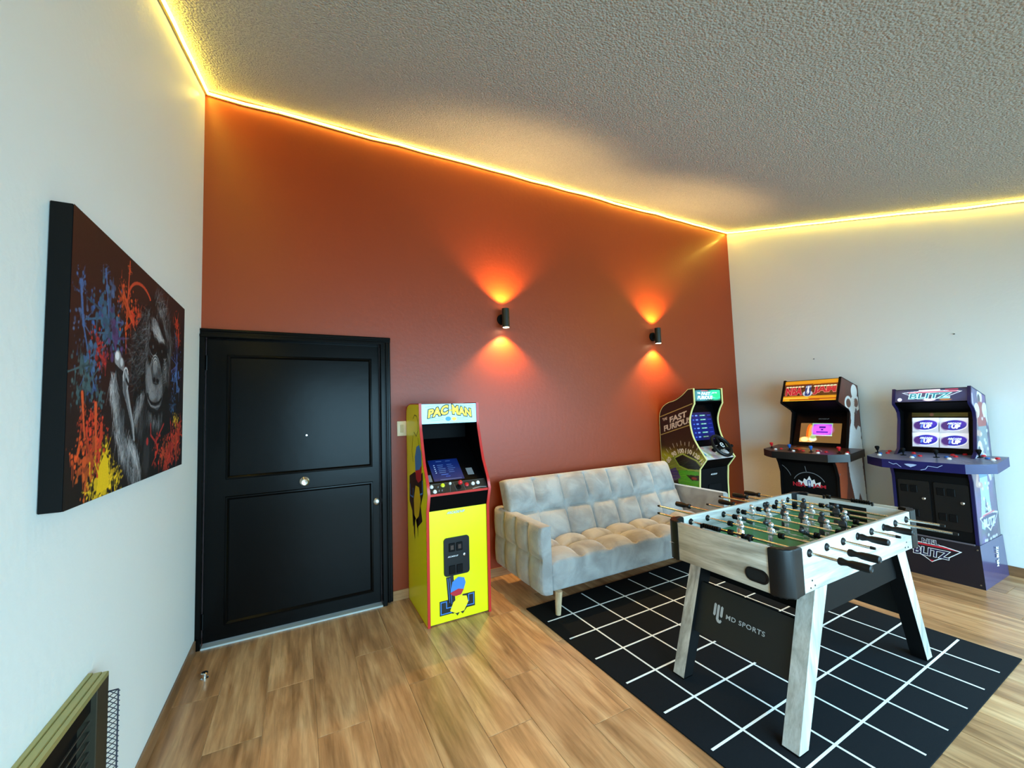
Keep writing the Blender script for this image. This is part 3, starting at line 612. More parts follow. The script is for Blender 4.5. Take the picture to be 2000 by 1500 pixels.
# ---- tall yellow maze-game cabinet beside the door
def pac():
    t = thing('arcade_cabinet', 'tall narrow yellow arcade cabinet with red edging between black door and sofa', 'arcade machine', (1.61, -.29, 0), 0, 'arcade cabinets')
    hw = .2375; iw = hw-.0185
    Y = mat('bright_yellow_laminate', rgb(244, 236, 0), .3); R = mat('red_edge_moulding', rgb(196, 40, 34), .35)
    prof = [(-.262, 0), (-.275, .78), (-.318, .905), (-.29, .985), (-.212, 1.113), (-.185, 1.19), (-.135, 1.345), (-.127, 1.40), (-.125, 1.54), (.12, 1.547), (.185, 1.543), (.235, 1.528), (.265, 1.50), (.274, 1.46), (.275, 1.40), (.275, 0)]
    sp = sides(t, hw, prof, Y, R)
    fp, F, L = slab(t, 'front_panel', Y, (-.252, .008), (-.266, .783), .016, iw)
    z = lambda zz: zz-.3955
    navy = mat('print_navy', rgb(18, 30, 62), .45); sky = mat('print_sky_blue', rgb(62, 128, 206), .45)
    prints('maze_print', fp, P_black, F, [pg([(-.10, z(.31)), (-.045, z(.315)), (-.03, z(.06)), (-.055, z(.05)), (-.085, z(.10))]), rc(-.15, z(.055), -.055, z(.155)), rc(.02, z(.07), .115, z(.17)),
        pg([(-.055, z(.06)), (.07, z(.09)), (.02, z(.035)), (-.0, z(.055)), (-.02, z(.03)), (-.035, z(.05))])], .001)
    prints('maze_lines', fp, sky, F, [band([(-.14, z(.145)), (-.14, z(.065)), (-.065, z(.065)), (-.065, z(.1)), (-.1, z(.1)), (-.1, z(.145))], .006, True), band([(.105, z(.16)), (.105, z(.085)), (.03, z(.085)), (.03, z(.115)), (.066, z(.115)), (.066, z(.16))], .006, True),
        band([(-.088, z(.3)), (-.075, z(.13))], .003), band([(-.073, z(.3)), (-.06, z(.12))], .003)], .0018)
    prints('swoosh_print', fp, sky, F, [pg([(-.07, z(.2)), (-.055, z(.27)), (-.01, z(.298)), (.035, z(.285)), (.045, z(.25)), (.03, z(.205)), (-.01, z(.215))])], .0024)
    prints('swoosh_print', fp, P_red, F, [pg([(-.072, z(.198)), (-.012, z(.216)), (.03, z(.205)), (.01, z(.172)), (-.03, z(.168)), (-.06, z(.18))])], .0026)
    prints('swoosh_print', fp, mat('print_yellow', rgb(250, 226, 30), .45), F, [pg([(-.075, z(.075)), (-.05, z(.13)), (0, z(.165)), (.05, z(.155)), (.062, z(.11)), (.03, z(.055)), (-.03, z(.05))])], .0029)
    for w, m, lf, bd in ((0, P_black, .001, .06), (0, P_white, .0016, .012)):
        prints('lettering', fp, m, F, [tx('ARCADE1UP', -.02, z(.757), .135, .017, bd, .2, 1., .012)], lf)
    # coin door
    cdm = M_plastic; c0 = MB().prism(rrect(.19, .265, .022), (-.002, .01), lambda a, b, k: F.at(a-.02, b+z(.45), k)).obj('coin_door', cdm, t, 30)
    for sx in (-.062, -.006):
        for zz in (.50, .345): MB().rbox(-.023, .023, -.03, .03, 0, .006, .003, 1, 0, Matrix.Translation(F.at(sx+.005, z(zz)+.015, .01)) @ Matrix((F.r, F.u, F.n)).transposed().to_4x4()).obj('coin_slot_frame', M_blackmat, c0)
    for q in (-.068, -.012): prints('coin_window', c0, mat('amber_window', rgb(62, 40, 30), .3), F, [rc(q, z(.50), q+.022, z(.53))], .0165)
    prints('lettering', c0, P_white, F, [tx('ARCADE1UP', -.05, z(.452), .078, .01, .01, .2)], .0108)
    MB().lathe([(.009, 0), (.009, .006), (.004, .007)], 14, 0, Matrix.Translation(F.at(.035, z(.452), .01)) @ Matrix((F.r, F.u, F.n)).transposed().to_4x4()).obj('lock', M_chrome, c0)
    slab(t, 'upper_band', M_int, (-.268, .783), (-.308, .893), .016, iw)
    slab(t, 'control_panel_edge', R, (-.310, .892), (-.312, .908), .012, iw)
    cp, C, L = slab(t, 'control_panel', mat('control_panel_print', rgb(42, 40, 38), .35, var=.3, scale=25), (-.310, .907), (-.246, .969), .014, iw)
    prints('control_panel_lines', cp, P_grey, C, [band([(-.07, -.04), (-.055, .035)], .0015), band([(-.02, -.04), (-.03, .038)], .0015), band([(.045, -.04), (.04, .038)], .0015), band([(-.21, .04), (.21, .04)], .0018), band([(.1, -.036), (.16, -.026), (.21, -.032)], .008)])
    for a, b_, m, r in [(-.195, .018, M_wht, .011), (-.18, -.024, M_wht, .0115), (-.112, .022, M_yel, .0125), (-.055, .03, M_wht, .008), (.066, .006, M_red, .0125), (.115, .008, M_wht, .0115), (.155, .012, M_wht, .0115)]: button(cp, C, a, b_, m, r)
    for a, b_ in ((-.15, .01), (-.15, -.022), (-.128, -.022)): button(cp, C, a, b_, P_grey, .004)
    joystick(cp, C, .0, -.006, M_red, .045)
    bz, B, L = slab(t, 'screen_bezel', M_gloss, (-.244, .970), (.13, 1.265), .012, iw)
    P = Paint(.232, .215, 420, (9, 22, 66)); r = random.Random(4)
    P.ell(.11, .1, .13, .12, (12, 34, 96), a=.8, soft=.7)
    for i in range(7):
        y = .195-.019*i
        if i not in (1,): P.stroke((.06, y), (.06+r.uniform(.035, .055), y), .005, (120, 150, 200), a=.75); P.stroke((.135, y), (.135+r.uniform(.03, .06), y), .005, (110, 140, 196), a=.7)
        if i > 1: P.ell(.035, y, .005, .004, (190, 210, 240))
    P.stroke((.07, .06), (.12, .06), .006, (70, 110, 200)); P.stroke((.1, .04), (.13, .04), .006, (40, 80, 190)); P.stroke((.05, .012), (.21, .012), .004, (120, 150, 190), a=.7)
    art('screen', bz, art_mat('screen_glow_faint', .25, .22), P, lambda x, y: B.at(-.163+x, -.222+y, .001))
    prints('sticker', bz, P_grey, B, [rc(.105, -.19, .155, -.12)], .0012); prints('sticker', bz, P_grey, B, [rc(-.215, -.222, -.175, -.155)], .0012)
    slab(t, 'inner_back', M_int, (.13, 1.265), (.13, 1.40), .01, iw)
    slab(t, 'marquee_underside', M_int, (.13, 1.395), (-.119, 1.388), .01, iw)
    mq, Q, L = slab(t, 'marquee', mat('marquee_light_blue', rgb(150, 216, 240), .3, emit=rgb(150, 220, 246), estr=.75), (-.121, 1.390), (-.1195, 1.537), .03, iw)
    ylw = mat('print_marquee_yellow', rgb(240, 226, 20), .4, emit=rgb(240, 226, 20), estr=.45)
    bl = mat('print_marquee_blue', rgb(40, 130, 205), .4, emit=rgb(40, 130, 205), estr=.35)
    for m, lf, bd in ((P_black, .001, .125), (ylw, .0018, .045)):
        prints('lettering', mq, m, Q, [tx('PAC', -.090, .016, .160, .066, bd, .1, 1.02, .045, 0, lambda a, b: (a, b*(1+a*.9)+.20*a)), tx('MAN', .098, .016, .160, .066, bd, -.1, 1.02, .045, 0, lambda a, b: (a, b*(1-a*.9)-.20*a)), rc(-.004-bd*.03, .02-bd*.03, .016+bd*.03, .028+bd*.03)], lf)
    prints('marquee_lines', mq, bl, Q, [band([(-.19, .052), (-.08, .062)], .002), band([(.19, .052), (.08, .062)], .002), band([(-.17, -.04), (-.05, -.03)], .002), band([(.17, -.04), (.06, -.032)], .002), band([(-.15, -.052), (-.05, -.044)], .002), band([(.15, -.052), (.06, -.044)], .002), el(-.012, -.04, .022, .017)], .001)
    prints('marquee_spot', mq, ylw, Q, [el(.035, -.042, .018, .014)], .0014)
    slab(t, 'top_panel', M_int, (-.118, 1.539), (.2, 1.538), .014, iw); slab(t, 'back_panel', M_int, (.262, 1.48), (.262, .01), .012, iw)
    # abstract print on the flank: maze walls and colour sweeps
    for s, o in ((-1, sp[0]), (1, sp[1])):
        S = face_side(hw, s); g = -s
        prints('flank_print', o, P_black, S, [pg([(g*a, b) for a, b in [(-.19, .98), (-.02, 1.03), (.08, 1.0), (.20, 1.05), (.21, .90), (.13, .80), (.17, .70), (.02, .62), (-.02, .68), (-.1, .60), (-.12, .72), (-.2, .78)]]), pg([(g*a, b) for a, b in [(-.08, .7), (-.03, .7), (-.05, .52), (-.075, .56)]]), pg([(g*a, b) for a, b in [(.02, .7), (.06, .7), (.04, .55)]]),
            band([(g*a, b) for a, b in [(-.05, 1.43), (.0, 1.46), (.06, 1.45), (.095, 1.41), (.09, 1.34), (.04, 1.30), (-.03, 1.33)]], .006), band([(g*.085, 1.29), (g*.12, 1.22), (g*.10, 1.13)], .006), band([(g*-.06, 1.3), (g*-.1, 1.18), (g*-.07, 1.1)], .006)], .0008)
        prints('flank_print', o, sky, S, [pg([(g*a, b) for a, b in [(.0, 1.04), (-.01, 1.14), (.04, 1.22), (.12, 1.24), (.17, 1.19), (.18, 1.10), (.12, 1.06)]]), band([(g*-.17, .92), (g*-.17, .83), (g*-.08, .83), (g*-.08, .90)], .012), band([(g*.19, .99), (g*.19, .90), (g*.12, .88)], .012)], .0014)
        prints('flank_print', o, P_red, S, [pg([(g*a, b) for a, b in [(.0, 1.04), (.12, 1.06), (.18, 1.10), (.16, .99), (.08, .96), (.02, .98)]])], .0018)
        prints('flank_print', o, mat('print_gold', rgb(226, 190, 24), .45), S, [pg([(g*a, b) for a, b in [(-.05, .70), (-.06, .82), (.0, .93), (.1, .93), (.14, .84), (.08, .72), (.01, .68)]])], .002)
pac()

# ---- racing cabinet in the corner behind the sofa
def racer():
    t = thing('arcade_cabinet', 'black racing arcade cabinet with steering wheel in the corner behind the sofa', 'arcade machine', (4.485, -.26, 0), 0, 'arcade cabinets')
    hw = .235; iw = hw-.0185
    E_ = mat('cream_edge_moulding', rgb(226, 214, 140), .35); D = mat('dark_cabinet_side', rgb(26, 12, 10), .4)
    front = [(-.242, 0), (-.242, .62), (-.257, .80), (-.341, .905)]+catmull([(-.26, 1.02), (-.196, 1.138), (-.168, 1.291), (-.195, 1.40), (-.237, 1.479)], 4)+[(-.237, 1.638)]
    top = catmull([(-.17, 1.634), (-.095, 1.575), (0, 1.525), (.10, 1.50), (.18, 1.455), (.225, 1.385), (.238, 1.30)], 4)
    prof = front+top+[(.238, 0)]
    sp = sides(t, hw, prof, D, E_)
    # printed flank
    P = Paint(.60, 1.66, 210, (24, 9, 8)); r = random.Random(5); X = lambda ly: .26-ly+.0   # paint x grows towards the front on the left flank
    px = lambda ly: .245-ly
    P.ell(.3, .62, .5, .42, (120, 118, 24), a=.85, soft=.6); P.ell(.35, .84, .42, .16, (196, 188, 40), a=.7, soft=.7); P.ell(.3, 1.2, .5, .2, (34, 10, 8), a=.8, soft=.5)
    for i in range(60):
        a = r.uniform(20, 165); P.stroke((.33+.20*cos(radians(a)), .55+.30*sin(radians(a))), (.33+.40*cos(radians(a)), .55+.5*sin(radians(a))), .006, (150+r.randint(0, 80), 140+r.randint(0, 60), 30), .001, .35)
    U = lambda L_: [(x, y+.09) for x, y in L_]
    P.poly(U([(.02, .45), (.1, .74), (.2, .82), (.4, .87), (.52, .80), (.58, .62), (.58, .0), (.02, .0)]), (40, 40, 22))
    P.poly(U([(.0, .62), (.1, .78), (.28, .86), (.5, .80), (.58, .72), (.58, .64), (.40, .70), (.2, .66), (.05, .56)]), (120, 124, 52))
    P.poly(U([(.2, .80), (.3, .845), (.46, .79), (.54, .71), (.36, .70), (.24, .73)]), (16, 20, 18)); P.line(U([(.19, .80), (.25, .72), (.36, .69), (.56, .70)]), .012, (150, 170, 60)); P.line(U([(.2, .81), (.3, .857), (.47, .80), (.57, .71)]), .010, (176, 186, 84))
    P.poly(U([(.24, .68), (.36, .685), (.58, .68), (.58, .30), (.28, .33), (.22, .52)]), (84, 160, 40)); P.poly(U([(.28, .52), (.58, .50), (.58, .30), (.28, .33)]), (58, 138, 36)); P.poly(U([(.27, .36), (.58, .32), (.58, .2), (.26, .2)]), (20, 40, 14))
    P.poly(U([(.33, .635), (.56, .65), (.58, .60), (.40, .585)]), (42, 24, 20)); P.ell(.43, .70, .034, .014, (160, 46, 34)); P.poly(U([(.05, .64), (.2, .70), (.26, .60), (.1, .50)]), (78, 58, 116))
    P.ell(.19, .50, .075, .15, (22, 16, 22)); P.ell(.19, .50, .05, .11, (74, 56, 66)); P.ell(.19, .50, .022, .055, (30, 24, 30))
    for i in range(8): P.stroke((.19, .50), (.19+.045*cos(i*.785), .50+.10*sin(i*.785)), .006, (40, 30, 36))
    for i in range(34):
        x = r.uniform(.0, .25); y = r.uniform(.42, .80); P.stroke((x, y), (x+r.uniform(.1, .3), y+r.uniform(-.02, .1)), .004, (150+r.randint(0, 60), 170+r.randint(0, 50), 70), .001, .4)
    for i in range(12): y = .42+.03*i; P.stroke((.28, y), (.58, y-.015), .003, (120, 200, 64), .003, .35)
    # dial
    nums = ['70', '80', '90', '100', '110', '120', '130', '140']
    for i, n_ in enumerate(nums):
        a = radians(160-i*20); cx, cy = .33+.285*cos(a), .66+.32*sin(a)
        P.shapes([tx(n_, cx, cy, .066 if len(n_) < 3 else .082, .052, .03, 0, 1, None, a-pi/2)], (232, 214, 190) if i < 7 else (200, 60, 40))
    for i in range(19):
        a = radians(165-i*8.5); P.stroke((.33+.335*cos(a), .66+.38*sin(a)), (.33+(.365 if i % 2 else .375)*cos(a), .66+(.41 if i % 2 else .425)*sin(a)), .007, (196, 180, 160))
    gold = (196, 168, 92)
    P.stroke((.01, 1.34), (.46, 1.48), .008, gold); P.stroke((.02, 1.14), (.46, 1.27), .008, gold)
    # paint is stretched so letters rise to the right the way they are printed
    P.shapes([tx('FAST', .27, 1.342, .26, .062, .03, .25, 1, .03, .29), tx('FURIOUS', .25, 1.262, .40, .062, .03, .25, 1, .03, .29)], (214, 190, 168))
    P.shapes([tx('THE', .09, 1.318, .07, .03, .02, .25, 1, .02, .29), tx('AND THE', .29, 1.298, .1, .014, .02, .25, 1, .02, .29)], (214, 190, 168))
    P.noise(.01, 3)
    inside = [(.245-a, b) for a, b in offset_poly(prof, -.004)]
    for s, o in ((-1, sp[0]), (1, sp[1])):
        art('flank_print', o, art_mat('cabinet_print', .35, coat=.3), P, lambda x, y, s=s: (s*(hw+.0009), .245-x, y), inside)
    fp, F, L = slab(t, 'front_panel', M_blackmat, (-.232, .008), (-.246, .795), .016, iw)
    prints('lettering', fp, P_white, F, [tx('ARCADE1UP', .0, .33, .10, .015, .015, .2), tx('ARCADE1UP', -.05, .10, .09, .01, .0, .2)])
    c0 = MB().prism(rrect(.2, .26, .02), (-.002, .009), lambda a, b, k: F.at(a, b+.10, k)).obj('coin_door', M_plastic, t, 30)
    MB().cyl(F.at(.06, .12, .009), F.at(.06, .12, .017), .012, seg=14).obj('lock', M_chrome, c0)
    slab(t, 'dash_underside', M_int, (-.248, .80), (-.333, .897), .014, iw)
    ds_, C, L = slab(t, 'dashboard', mat('dashboard_base', rgb(200, 190, 188), .35), (-.334, .903), (-.19, 1.02), .014, iw)
    P = Paint(.43, .184, 300, (206, 190, 190)); r = random.Random(8)
    for c, n_ in (((196, 120, 126), 14), ((236, 232, 226), 16), ((176, 176, 120), 8), ((150, 150, 158), 9)):
        for i in range(n_): P.ell(r.uniform(0, .43), r.uniform(0, .18), r.uniform(.02, .05), r.uniform(.008, .025), c, r.uniform(-1, 1), .6, .6)
    for x, y, c in ((.045, .13, (214, 60, 70)), (.05, .07, (30, 130, 160)), (.11, .03, (230, 170, 80)), (.09, .055, (60, 140, 60))): P.ell(x, y, .016, .013, c)
    P.poly([(.08, .0), (.13, .0), (.05, .17), (.03, .17)], (238, 238, 230), .7)
    art('dash_print', ds_, art_mat('cabinet_print', .35), P, lambda x, y: C.at(-.2145+x, -.092+y, .001))
    wh = MB(); R_ = .118; N = 36; v = []; f = []
    for i in range(N):
        a = 2*pi*i/N
        for j in range(10): b_ = 2*pi*j/10; rr = R_+.017*cos(b_); v.append((rr*cos(a), rr*sin(a), .017*sin(b_)))
    f = [(i*10+j, ((i+1) % N)*10+j, ((i+1) % N)*10+(j+1) % 10, i*10+(j+1) % 10) for i in range(N) for j in range(10)]
    n = Vector((0, -.80, .60)); u = Vector((0, .60, .80)); M = Matrix(((1, 0, 0), tuple(u), tuple(n))).transposed().to_4x4(); M.translation = Vector((.01, -.345, 1.035))
    wh.add(v, f, 0, M); wo = wh.obj('steering_wheel', M_plastic, t)
    WF = Face((.01, -.345, 1.035), (1, 0, 0), u, n); hb = MB()
    hb.prism(rrect(.07, .075, .025), (-.012, .012), lambda a, b, k: WF.at(a, b, k))
    for a in (90, 210, 330): c, s = cos(radians(a)), sin(radians(a)); hb.prism([(c*.02-s*.016, s*.02+c*.016), (c*.112-s*.011, s*.112+c*.011), (c*.112+s*.011, s*.112-c*.011), (c*.02+s*.016, s*.02-c*.016)], (-.005, .006), lambda a_, b_, k: WF.at(a_, b_, k))
    hb.obj('wheel_hub', M_blackmat, wo, 30); MB().cyl(WF.at(0, 0, -.012), C.at(.01, .02, 0), .022, seg=14).obj('steering_column', M_blackmat, wo)
    prints('hub_badge', wo, P_white, WF, [band(arcpts(0, 0, .024, 20, 330, 16), .008), band([(-.02, .0), (.02, .0)], .007)], .0135)
    MB().tube([(.2, -.26, .975), (.215, -.31, 1.01)], .008, 8).ball((.215, -.318, 1.018), .017).obj('gear_lever', M_blackmat, t)
    bz, B, L = slab(t, 'screen_bezel', M_gloss, (-.185, 1.022), (-.12, 1.47), .012, iw)
    P = Paint(.36, .30, 300, (10, 12, 40)); r = random.Random(9); P.ell(.16, .1, .2, .15, (22, 30, 110), a=.8, soft=.6)
    for i in range(6):
        y = .265-.046*i; P.stroke((.05, y), (.065, y), .013, (60, 90, 190)); P.stroke((.10, y), (.125, y), .014, (120, 150, 220)); P.stroke((.165, y), (.255, y), .016, (40, 90, 80)); P.stroke((.175, y), (.205, y), .009, (150, 210, 170)); P.stroke((.215, y), (.245, y), .009, (190, 210, 220)); P.stroke((.29, y), (.34, y), .008, (50, 60, 160))
    art('screen', bz, art_mat('screen_glow_faint', .25, .3), P, lambda x, y: B.at(-.2+x, -.16+y, .001))
    slab(t, 'marquee_underside', M_int, (-.12, 1.475), (-.228, 1.50), .01, iw)
    mq, Q, L = slab(t, 'marquee', M_int, (-.231, 1.497), (-.231, 1.632), .03, iw)
    P = Paint(.405, .118, 420, (20, 44, 40)); r = random.Random(2)
    P.ell(.33, .07, .1, .05, (40, 190, 130), a=.95, soft=.5); P.ell(.3, .06, .05, .025, (120, 230, 170), a=.8, soft=.5); P.poly([(.24, .05), (.30, .09), (.38, .09), (.40, .05), (.34, .03)], (36, 170, 110)); P.ell(.1, .06, .12, .05, (70, 140, 150), a=.7, soft=.6)
    P.shapes([tx('FAST', .17, .078, .15, .034, .06, .2, 1, .03), tx('FURIOUS', .155, .036, .24, .036, .06, .2, 1, .03)], (90, 190, 220)); P.shapes([tx('FAST', .17, .078, .15, .034, .03, .2, 1, .03), tx('FURIOUS', .155, .036, .24, .036, .03, .2, 1, .03), tx('THE', .06, .085, .05, .018, .02, .2), tx('AND THE', .31, .085, .08, .012, .02, .2)], (235, 250, 255))
    P.stroke((.10, .108), (.2, .108), .008, (190, 80, 80))
    art('marquee_print', mq, art_mat('marquee_glow', .3, 1.1), P, lambda x, y: Q.at(-.2025+x, -.059+y, .001))
    slab(t, 'back_panel', M_int, (.225, 1.36), (.225, .01), .012, iw); slab(t, 'top_panel', M_int, (-.17, 1.632), (.2, 1.43), .012, iw)
    slab(t, 'top_panel', M_int, (-.23, 1.635), (-.17, 1.632), .012, iw)
racer()

# ---- the two wide four-player cabinets on the right wall
def deck(t, m_top, m_edge, hwid, hfr):
    """player deck: rises 0.1 per metre towards the screen"""
    zt = lambda a: .95+.1*(a+.40)
    poly = [(-hfr, -.395), (0, -.402), (hfr, -.395), (hwid*.86, -.345), (hwid, -.30), (hwid*1.0, -.014), (-hwid*1.0, -.014), (-hwid, -.30), (-hwid*.86, -.345)]
    n = len(poly); v = [(a, b, zt(b)) for a, b in poly]+[(a, b, zt(b)-.072) for a, b in poly]
    tri = [tuple(q) for q in tessellate_polygon([[Vector((a, b, 0)) for a, b in poly]])]
    mb = MB().add(v, tri+[tuple(i+n for i in reversed(q)) for q in tri], 0).add(v, [(i, (i+1) % n, n+(i+1) % n, n+i) for i in range(n)], 1)
    o = mb.obj('control_deck', [m_top, m_edge], t, 20)
    u = Vector((0, 1, .1)).normalized(); nn = Vector((1, 0, 0)).cross(u)
    k = u.y
    F = Face((0, -.40, .95), (1, 0, 0), u, nn); return o, F, poly, zt
class DeckFace:
    pass
def wide(kind):
    nba = kind == 'hoops'
    if nba:
        t = thing('arcade_cabinet', 'wide black and brown basketball arcade cabinet with orange striped marquee on the right wall', 'arcade machine', (5.45, -1.047, 0), radians(-90), 'arcade cabinets')
        hw = .273; prof = [(-.25, .31), (-.25, .56), (-.243, .72), (-.275, .82), (-.30, .865), (-.31, .89), (-.045, .93), (.0, 1.10), (.063, 1.345), (.04, 1.37), (-.14, 1.45), (-.145, 1.462), (-.046, 1.70), (.262, 1.608), (.266, .31)]
        ms = mat('brown_court_side', rgb(88, 34, 24), .4); me_ = M_blackmat
    else:
        t = thing('arcade_cabinet', 'wide dark blue football arcade cabinet on a riser, nearest to the right frame edge', 'arcade machine', (5.45, -1.965, 0), radians(-90), 'arcade cabinets')
        hw = .245; prof = [(-.245, .31), (-.243, .60), (-.243, .80), (-.265, .86), (-.28, .89), (-.10, 1.02), (-.065, 1.16), (-.034, 1.27), (-.036, 1.335), (-.06, 1.37), (-.112, 1.41), (-.115, 1.425), (-.083, 1.547), (.22, 1.468), (.238, .31)]
        ms = mat('navy_side', rgb(30, 30, 66), .35); me_ = mat('navy_edge_moulding', rgb(24, 22, 72), .35)
    iw = hw-.0185
    sp = sides(t, hw, prof, ms, me_)
    # riser
    rm = mat('riser_black', rgb(17, 15, 22), .4) if nba else mat('riser_black_purple', rgb(18, 15, 26), .4); rs = ms if nba else mat('riser_purple_side', rgb(64, 62, 104), .25, coat=.3)
    ro = MB().add([(x, y, z) for z, g in ((0, .012), (.322, 0)) for x, y in ((-hw-.004-g, -.256-g), (hw+.004+g, -.256-g), (hw+.004+g, .272), (-hw-.004-g, .272))], [(0, 1, 5, 4), (2, 3, 7, 6), (4, 5, 6, 7), (3, 2, 1, 0)], 0).add([(x, y, z) for z, g in ((0, .012), (.322, 0)) for x, y in ((-hw-.004-g, -.256-g), (hw+.004+g, -.256-g), (hw+.004+g, .272), (-hw-.004-g, .272))], [(1, 2, 6, 5), (3, 0, 4, 7)], 1).obj('riser', [rm, rs], t, 0)
    if not nba:
        MB().rbox(-hw+.02, hw-.02, -.262, -.254, .315, .327, .002, 1).obj('riser_lip', mat('grey_trim', rgb(90, 84, 92), .4), ro)
        for x in (-hw+.012, hw-.008):
            for z_ in (.03, .29): MB().cyl((x, -.262, z_), (x, -.271, z_), .005, seg=8).obj('bolt', M_steel, ro)
    un = Vector((0, .012, .322)).normalized(); RF = Face((0, -.262, .161), (1, 0, 0), un, Vector((1, 0, 0)).cross(un))
    # front
    fp, F, L = slab(t, 'front_panel', M_blackmat, (-.236, .325), (-.232, .83), .016, iw); zf = lambda z_: z_-.5775
    slab(t, 'deck_bracket', M_int, (-.235, .828), (-.262, .905), .014, iw)
    red = mat('print_crimson', rgb(196, 30, 48), .45)
    def wings(cx, cy, w, h): return pg([(cx-w/2, cy+h*.30), (cx-w*.2, cy+h*.42), (cx+w*.2, cy+h*.42), (cx+w/2, cy+h*.30), (cx+w*.30, cy-h*.1), (cx+w*.12, cy-h*.30), (cx, cy-h*.5), (cx-w*.12, cy-h*.30), (cx-w*.30, cy-h*.1)])
    if nba:
        prints('court_lines', fp, P_grey, F, [band(arcpts(-.36, zf(.62), .20, 20, 62, 10), .006), band(arcpts(0, zf(.60), .155, 25, 155, 18, .14), .007), band([(-.03, zf(.80)), (-.02, zf(.745))], .006), band(arcpts(.42, zf(.66), .17, 145, 190, 10), .006)])
        prints('star_print', fp, P_white, F, [pg([(-.11, zf(.60)), (-.10, zf(.655)), (-.06, zf(.635)), (-.045, zf(.675)), (-.02, zf(.66)), (.005, zf(.705)), (.025, zf(.66)), (.05, zf(.675)), (.06, zf(.635)), (.105, zf(.655)), (.1, zf(.60))])], .001)
        for m, lf, bd in ((P_black, .0014, .06), (red, .002, .03)): prints('lettering', fp, m, F, [tx('NBA', -.095, zf(.607), .12, .042, bd, 0, 1, .03), tx('JAM', .09, zf(.607), .12, .042, bd, 0, 1, .03)], lf)
        prints('badge', fp, mat('print_badge_blue', rgb(30, 60, 130), .45), F, [pg([(a, b+zf(.625)) for a, b in rrect(.03, .075, .01)])], .0016); prints('badge_figure', fp, P_white, F, [pg([(-.004, zf(.655)), (.006, zf(.652)), (.004, zf(.638)), (.012, zf(.622)), (.003, zf(.592)), (-.004, zf(.615)), (-.010, zf(.596)), (-.007, zf(.63))])], .0022)
    else:
        for sx in (-.11, .115):
            c0 = MB().prism(rrect(.20, .36, .012), (-.002, .008), lambda a, b, k, sx=sx: F.at(a+sx, b+zf(.59), k)).obj('coin_door', mat('coin_door_black', rgb(10, 10, 12), .35), t, 30)
            Mx = Matrix((F.r, F.u, F.n)).transposed().to_4x4()
            for dx in (-.06, .0):
                for zz in (.70, .50): M = Mx.copy(); M.translation = F.at(sx+dx, zf(zz), .008); MB().rbox(-.024, .024, -.03, .03, 0, .006, .003, 1, 0, M).obj('coin_slot_frame', M_blackmat, c0)
            MB().lathe([(.013, 0), (.013, .008), (.009, .012)], 16, 0, Matrix.Translation(F.at(sx+.06, zf(.628), .008)) @ Mx).obj('lock', M_chrome, c0)
        prints('riser_wings', ro, P_white, RF, [wings(-.03, .04, .36, .16)], .001); prints('riser_wings', ro, rm, RF, [wings(-.03, .04, .335, .145)], .0015)
        prints('riser_stripe', ro, red, RF, [pg([(-.19, .083), (-.12, .098), (.06, .098), (.135, .083), (.06, .086), (-.12, .086)]), pg([(-.045, -.022), (-.015, -.022), (-.03, -.036)])], .002)
        for m, lf, bd in ((P_white, .0022, .075), (mat('print_deep_blue', rgb(22, 22, 58), .45), .0027, .028)):
            prints('lettering', ro, m, RF, [tx('BLITZ', -.03, .038, .22, .062, bd, .12, 1.02, .028)], lf); prints('lettering', ro, m, RF, [tx('NFL', -.03, .122, .10, .036, bd*.8, 0, 1.1, .02)], lf)
    # deck with controls
    dt = mat('deck_court', rgb(70, 34, 26), .35, var=.4, scale=12) if nba else mat('deck_storm_grey', rgb(104, 110, 140), .35, var=.35, scale=9)
    de = mat('deck_edge_black', rgb(20, 20, 22), .35) if nba else mat('deck_edge_royal', rgb(19, 19, 84), .3, var=.4, scale=9)
    o, F, poly, zt = deck(t, dt, de, .40 if nba else .39, .26 if nba else .25)
    sc_ = sqrt(1.01); DP = lambda a, b: (a, (b+.40)*sc_)
    EF = Face((0, -.402, zt(-.402)-.036), (1, 0, 0), (0, 0, 1), (0, -1, 0))
    if nba:
        prints('deck_lines', o, P_white, F, [band([DP(*q) for q in arcpts(0, -.32, .16, 20, 160, 16, .16)], .006), band([DP(*q) for q in arcpts(-.34, -.1, .16, -60, 10, 10)], .006)])
        prints('deck_print', o, mat('print_orange', rgb(214, 110, 50), .4), F, [(lambda e: ([DP(*p) for p in e[0]], e[1]))(el(-.1, -.17, .06, .05))])
        for (a, b_), m in zip([(-.343, -.242), (-.134, -.29), (.08, -.313), (.309, -.284)], (M_red, M_blue, M_blue, M_red)): joystick(o, F, *DP(a, b_), m, .05, True)
        wl = [(-.27, -.304), (-.077, -.330), (.156, -.345), (.377, -.305)]; rl = [(-.06, -.249), (.113, -.261), (.197, -.28), (-.002, -.293), (-.235, -.26), (.36, -.25)]
        for p in wl: button(o, F, *DP(*p), M_wht)
        for p in rl: button(o, F, *DP(*p), M_red)
    else:
        for p in [(-.365, -.152), (-.173, -.189), (.037, -.196), (.255, -.093)]: joystick(o, F, *DP(*p), M_blackmat, .05, True)
        for p in [(-.311, -.06), (-.294, -.15), (-.138, -.088), (-.065, -.189), (.1, -.076), (.133, -.132), (.16, -.03), (.264, -.04), (.354, -.112)]: button(o, F, *DP(*p), M_red)
        for p in [(-.319, -.247), (-.093, -.264), (.121, -.232), (.342, -.17)]: button(o, F, *DP(*p), M_wht)
        for p in [(-.334, -.19), (-.1, -.205), (.09, -.175), (.305, -.13)]: button(o, F, *DP(*p), M_blue)
        r = random.Random(3); bolts = []
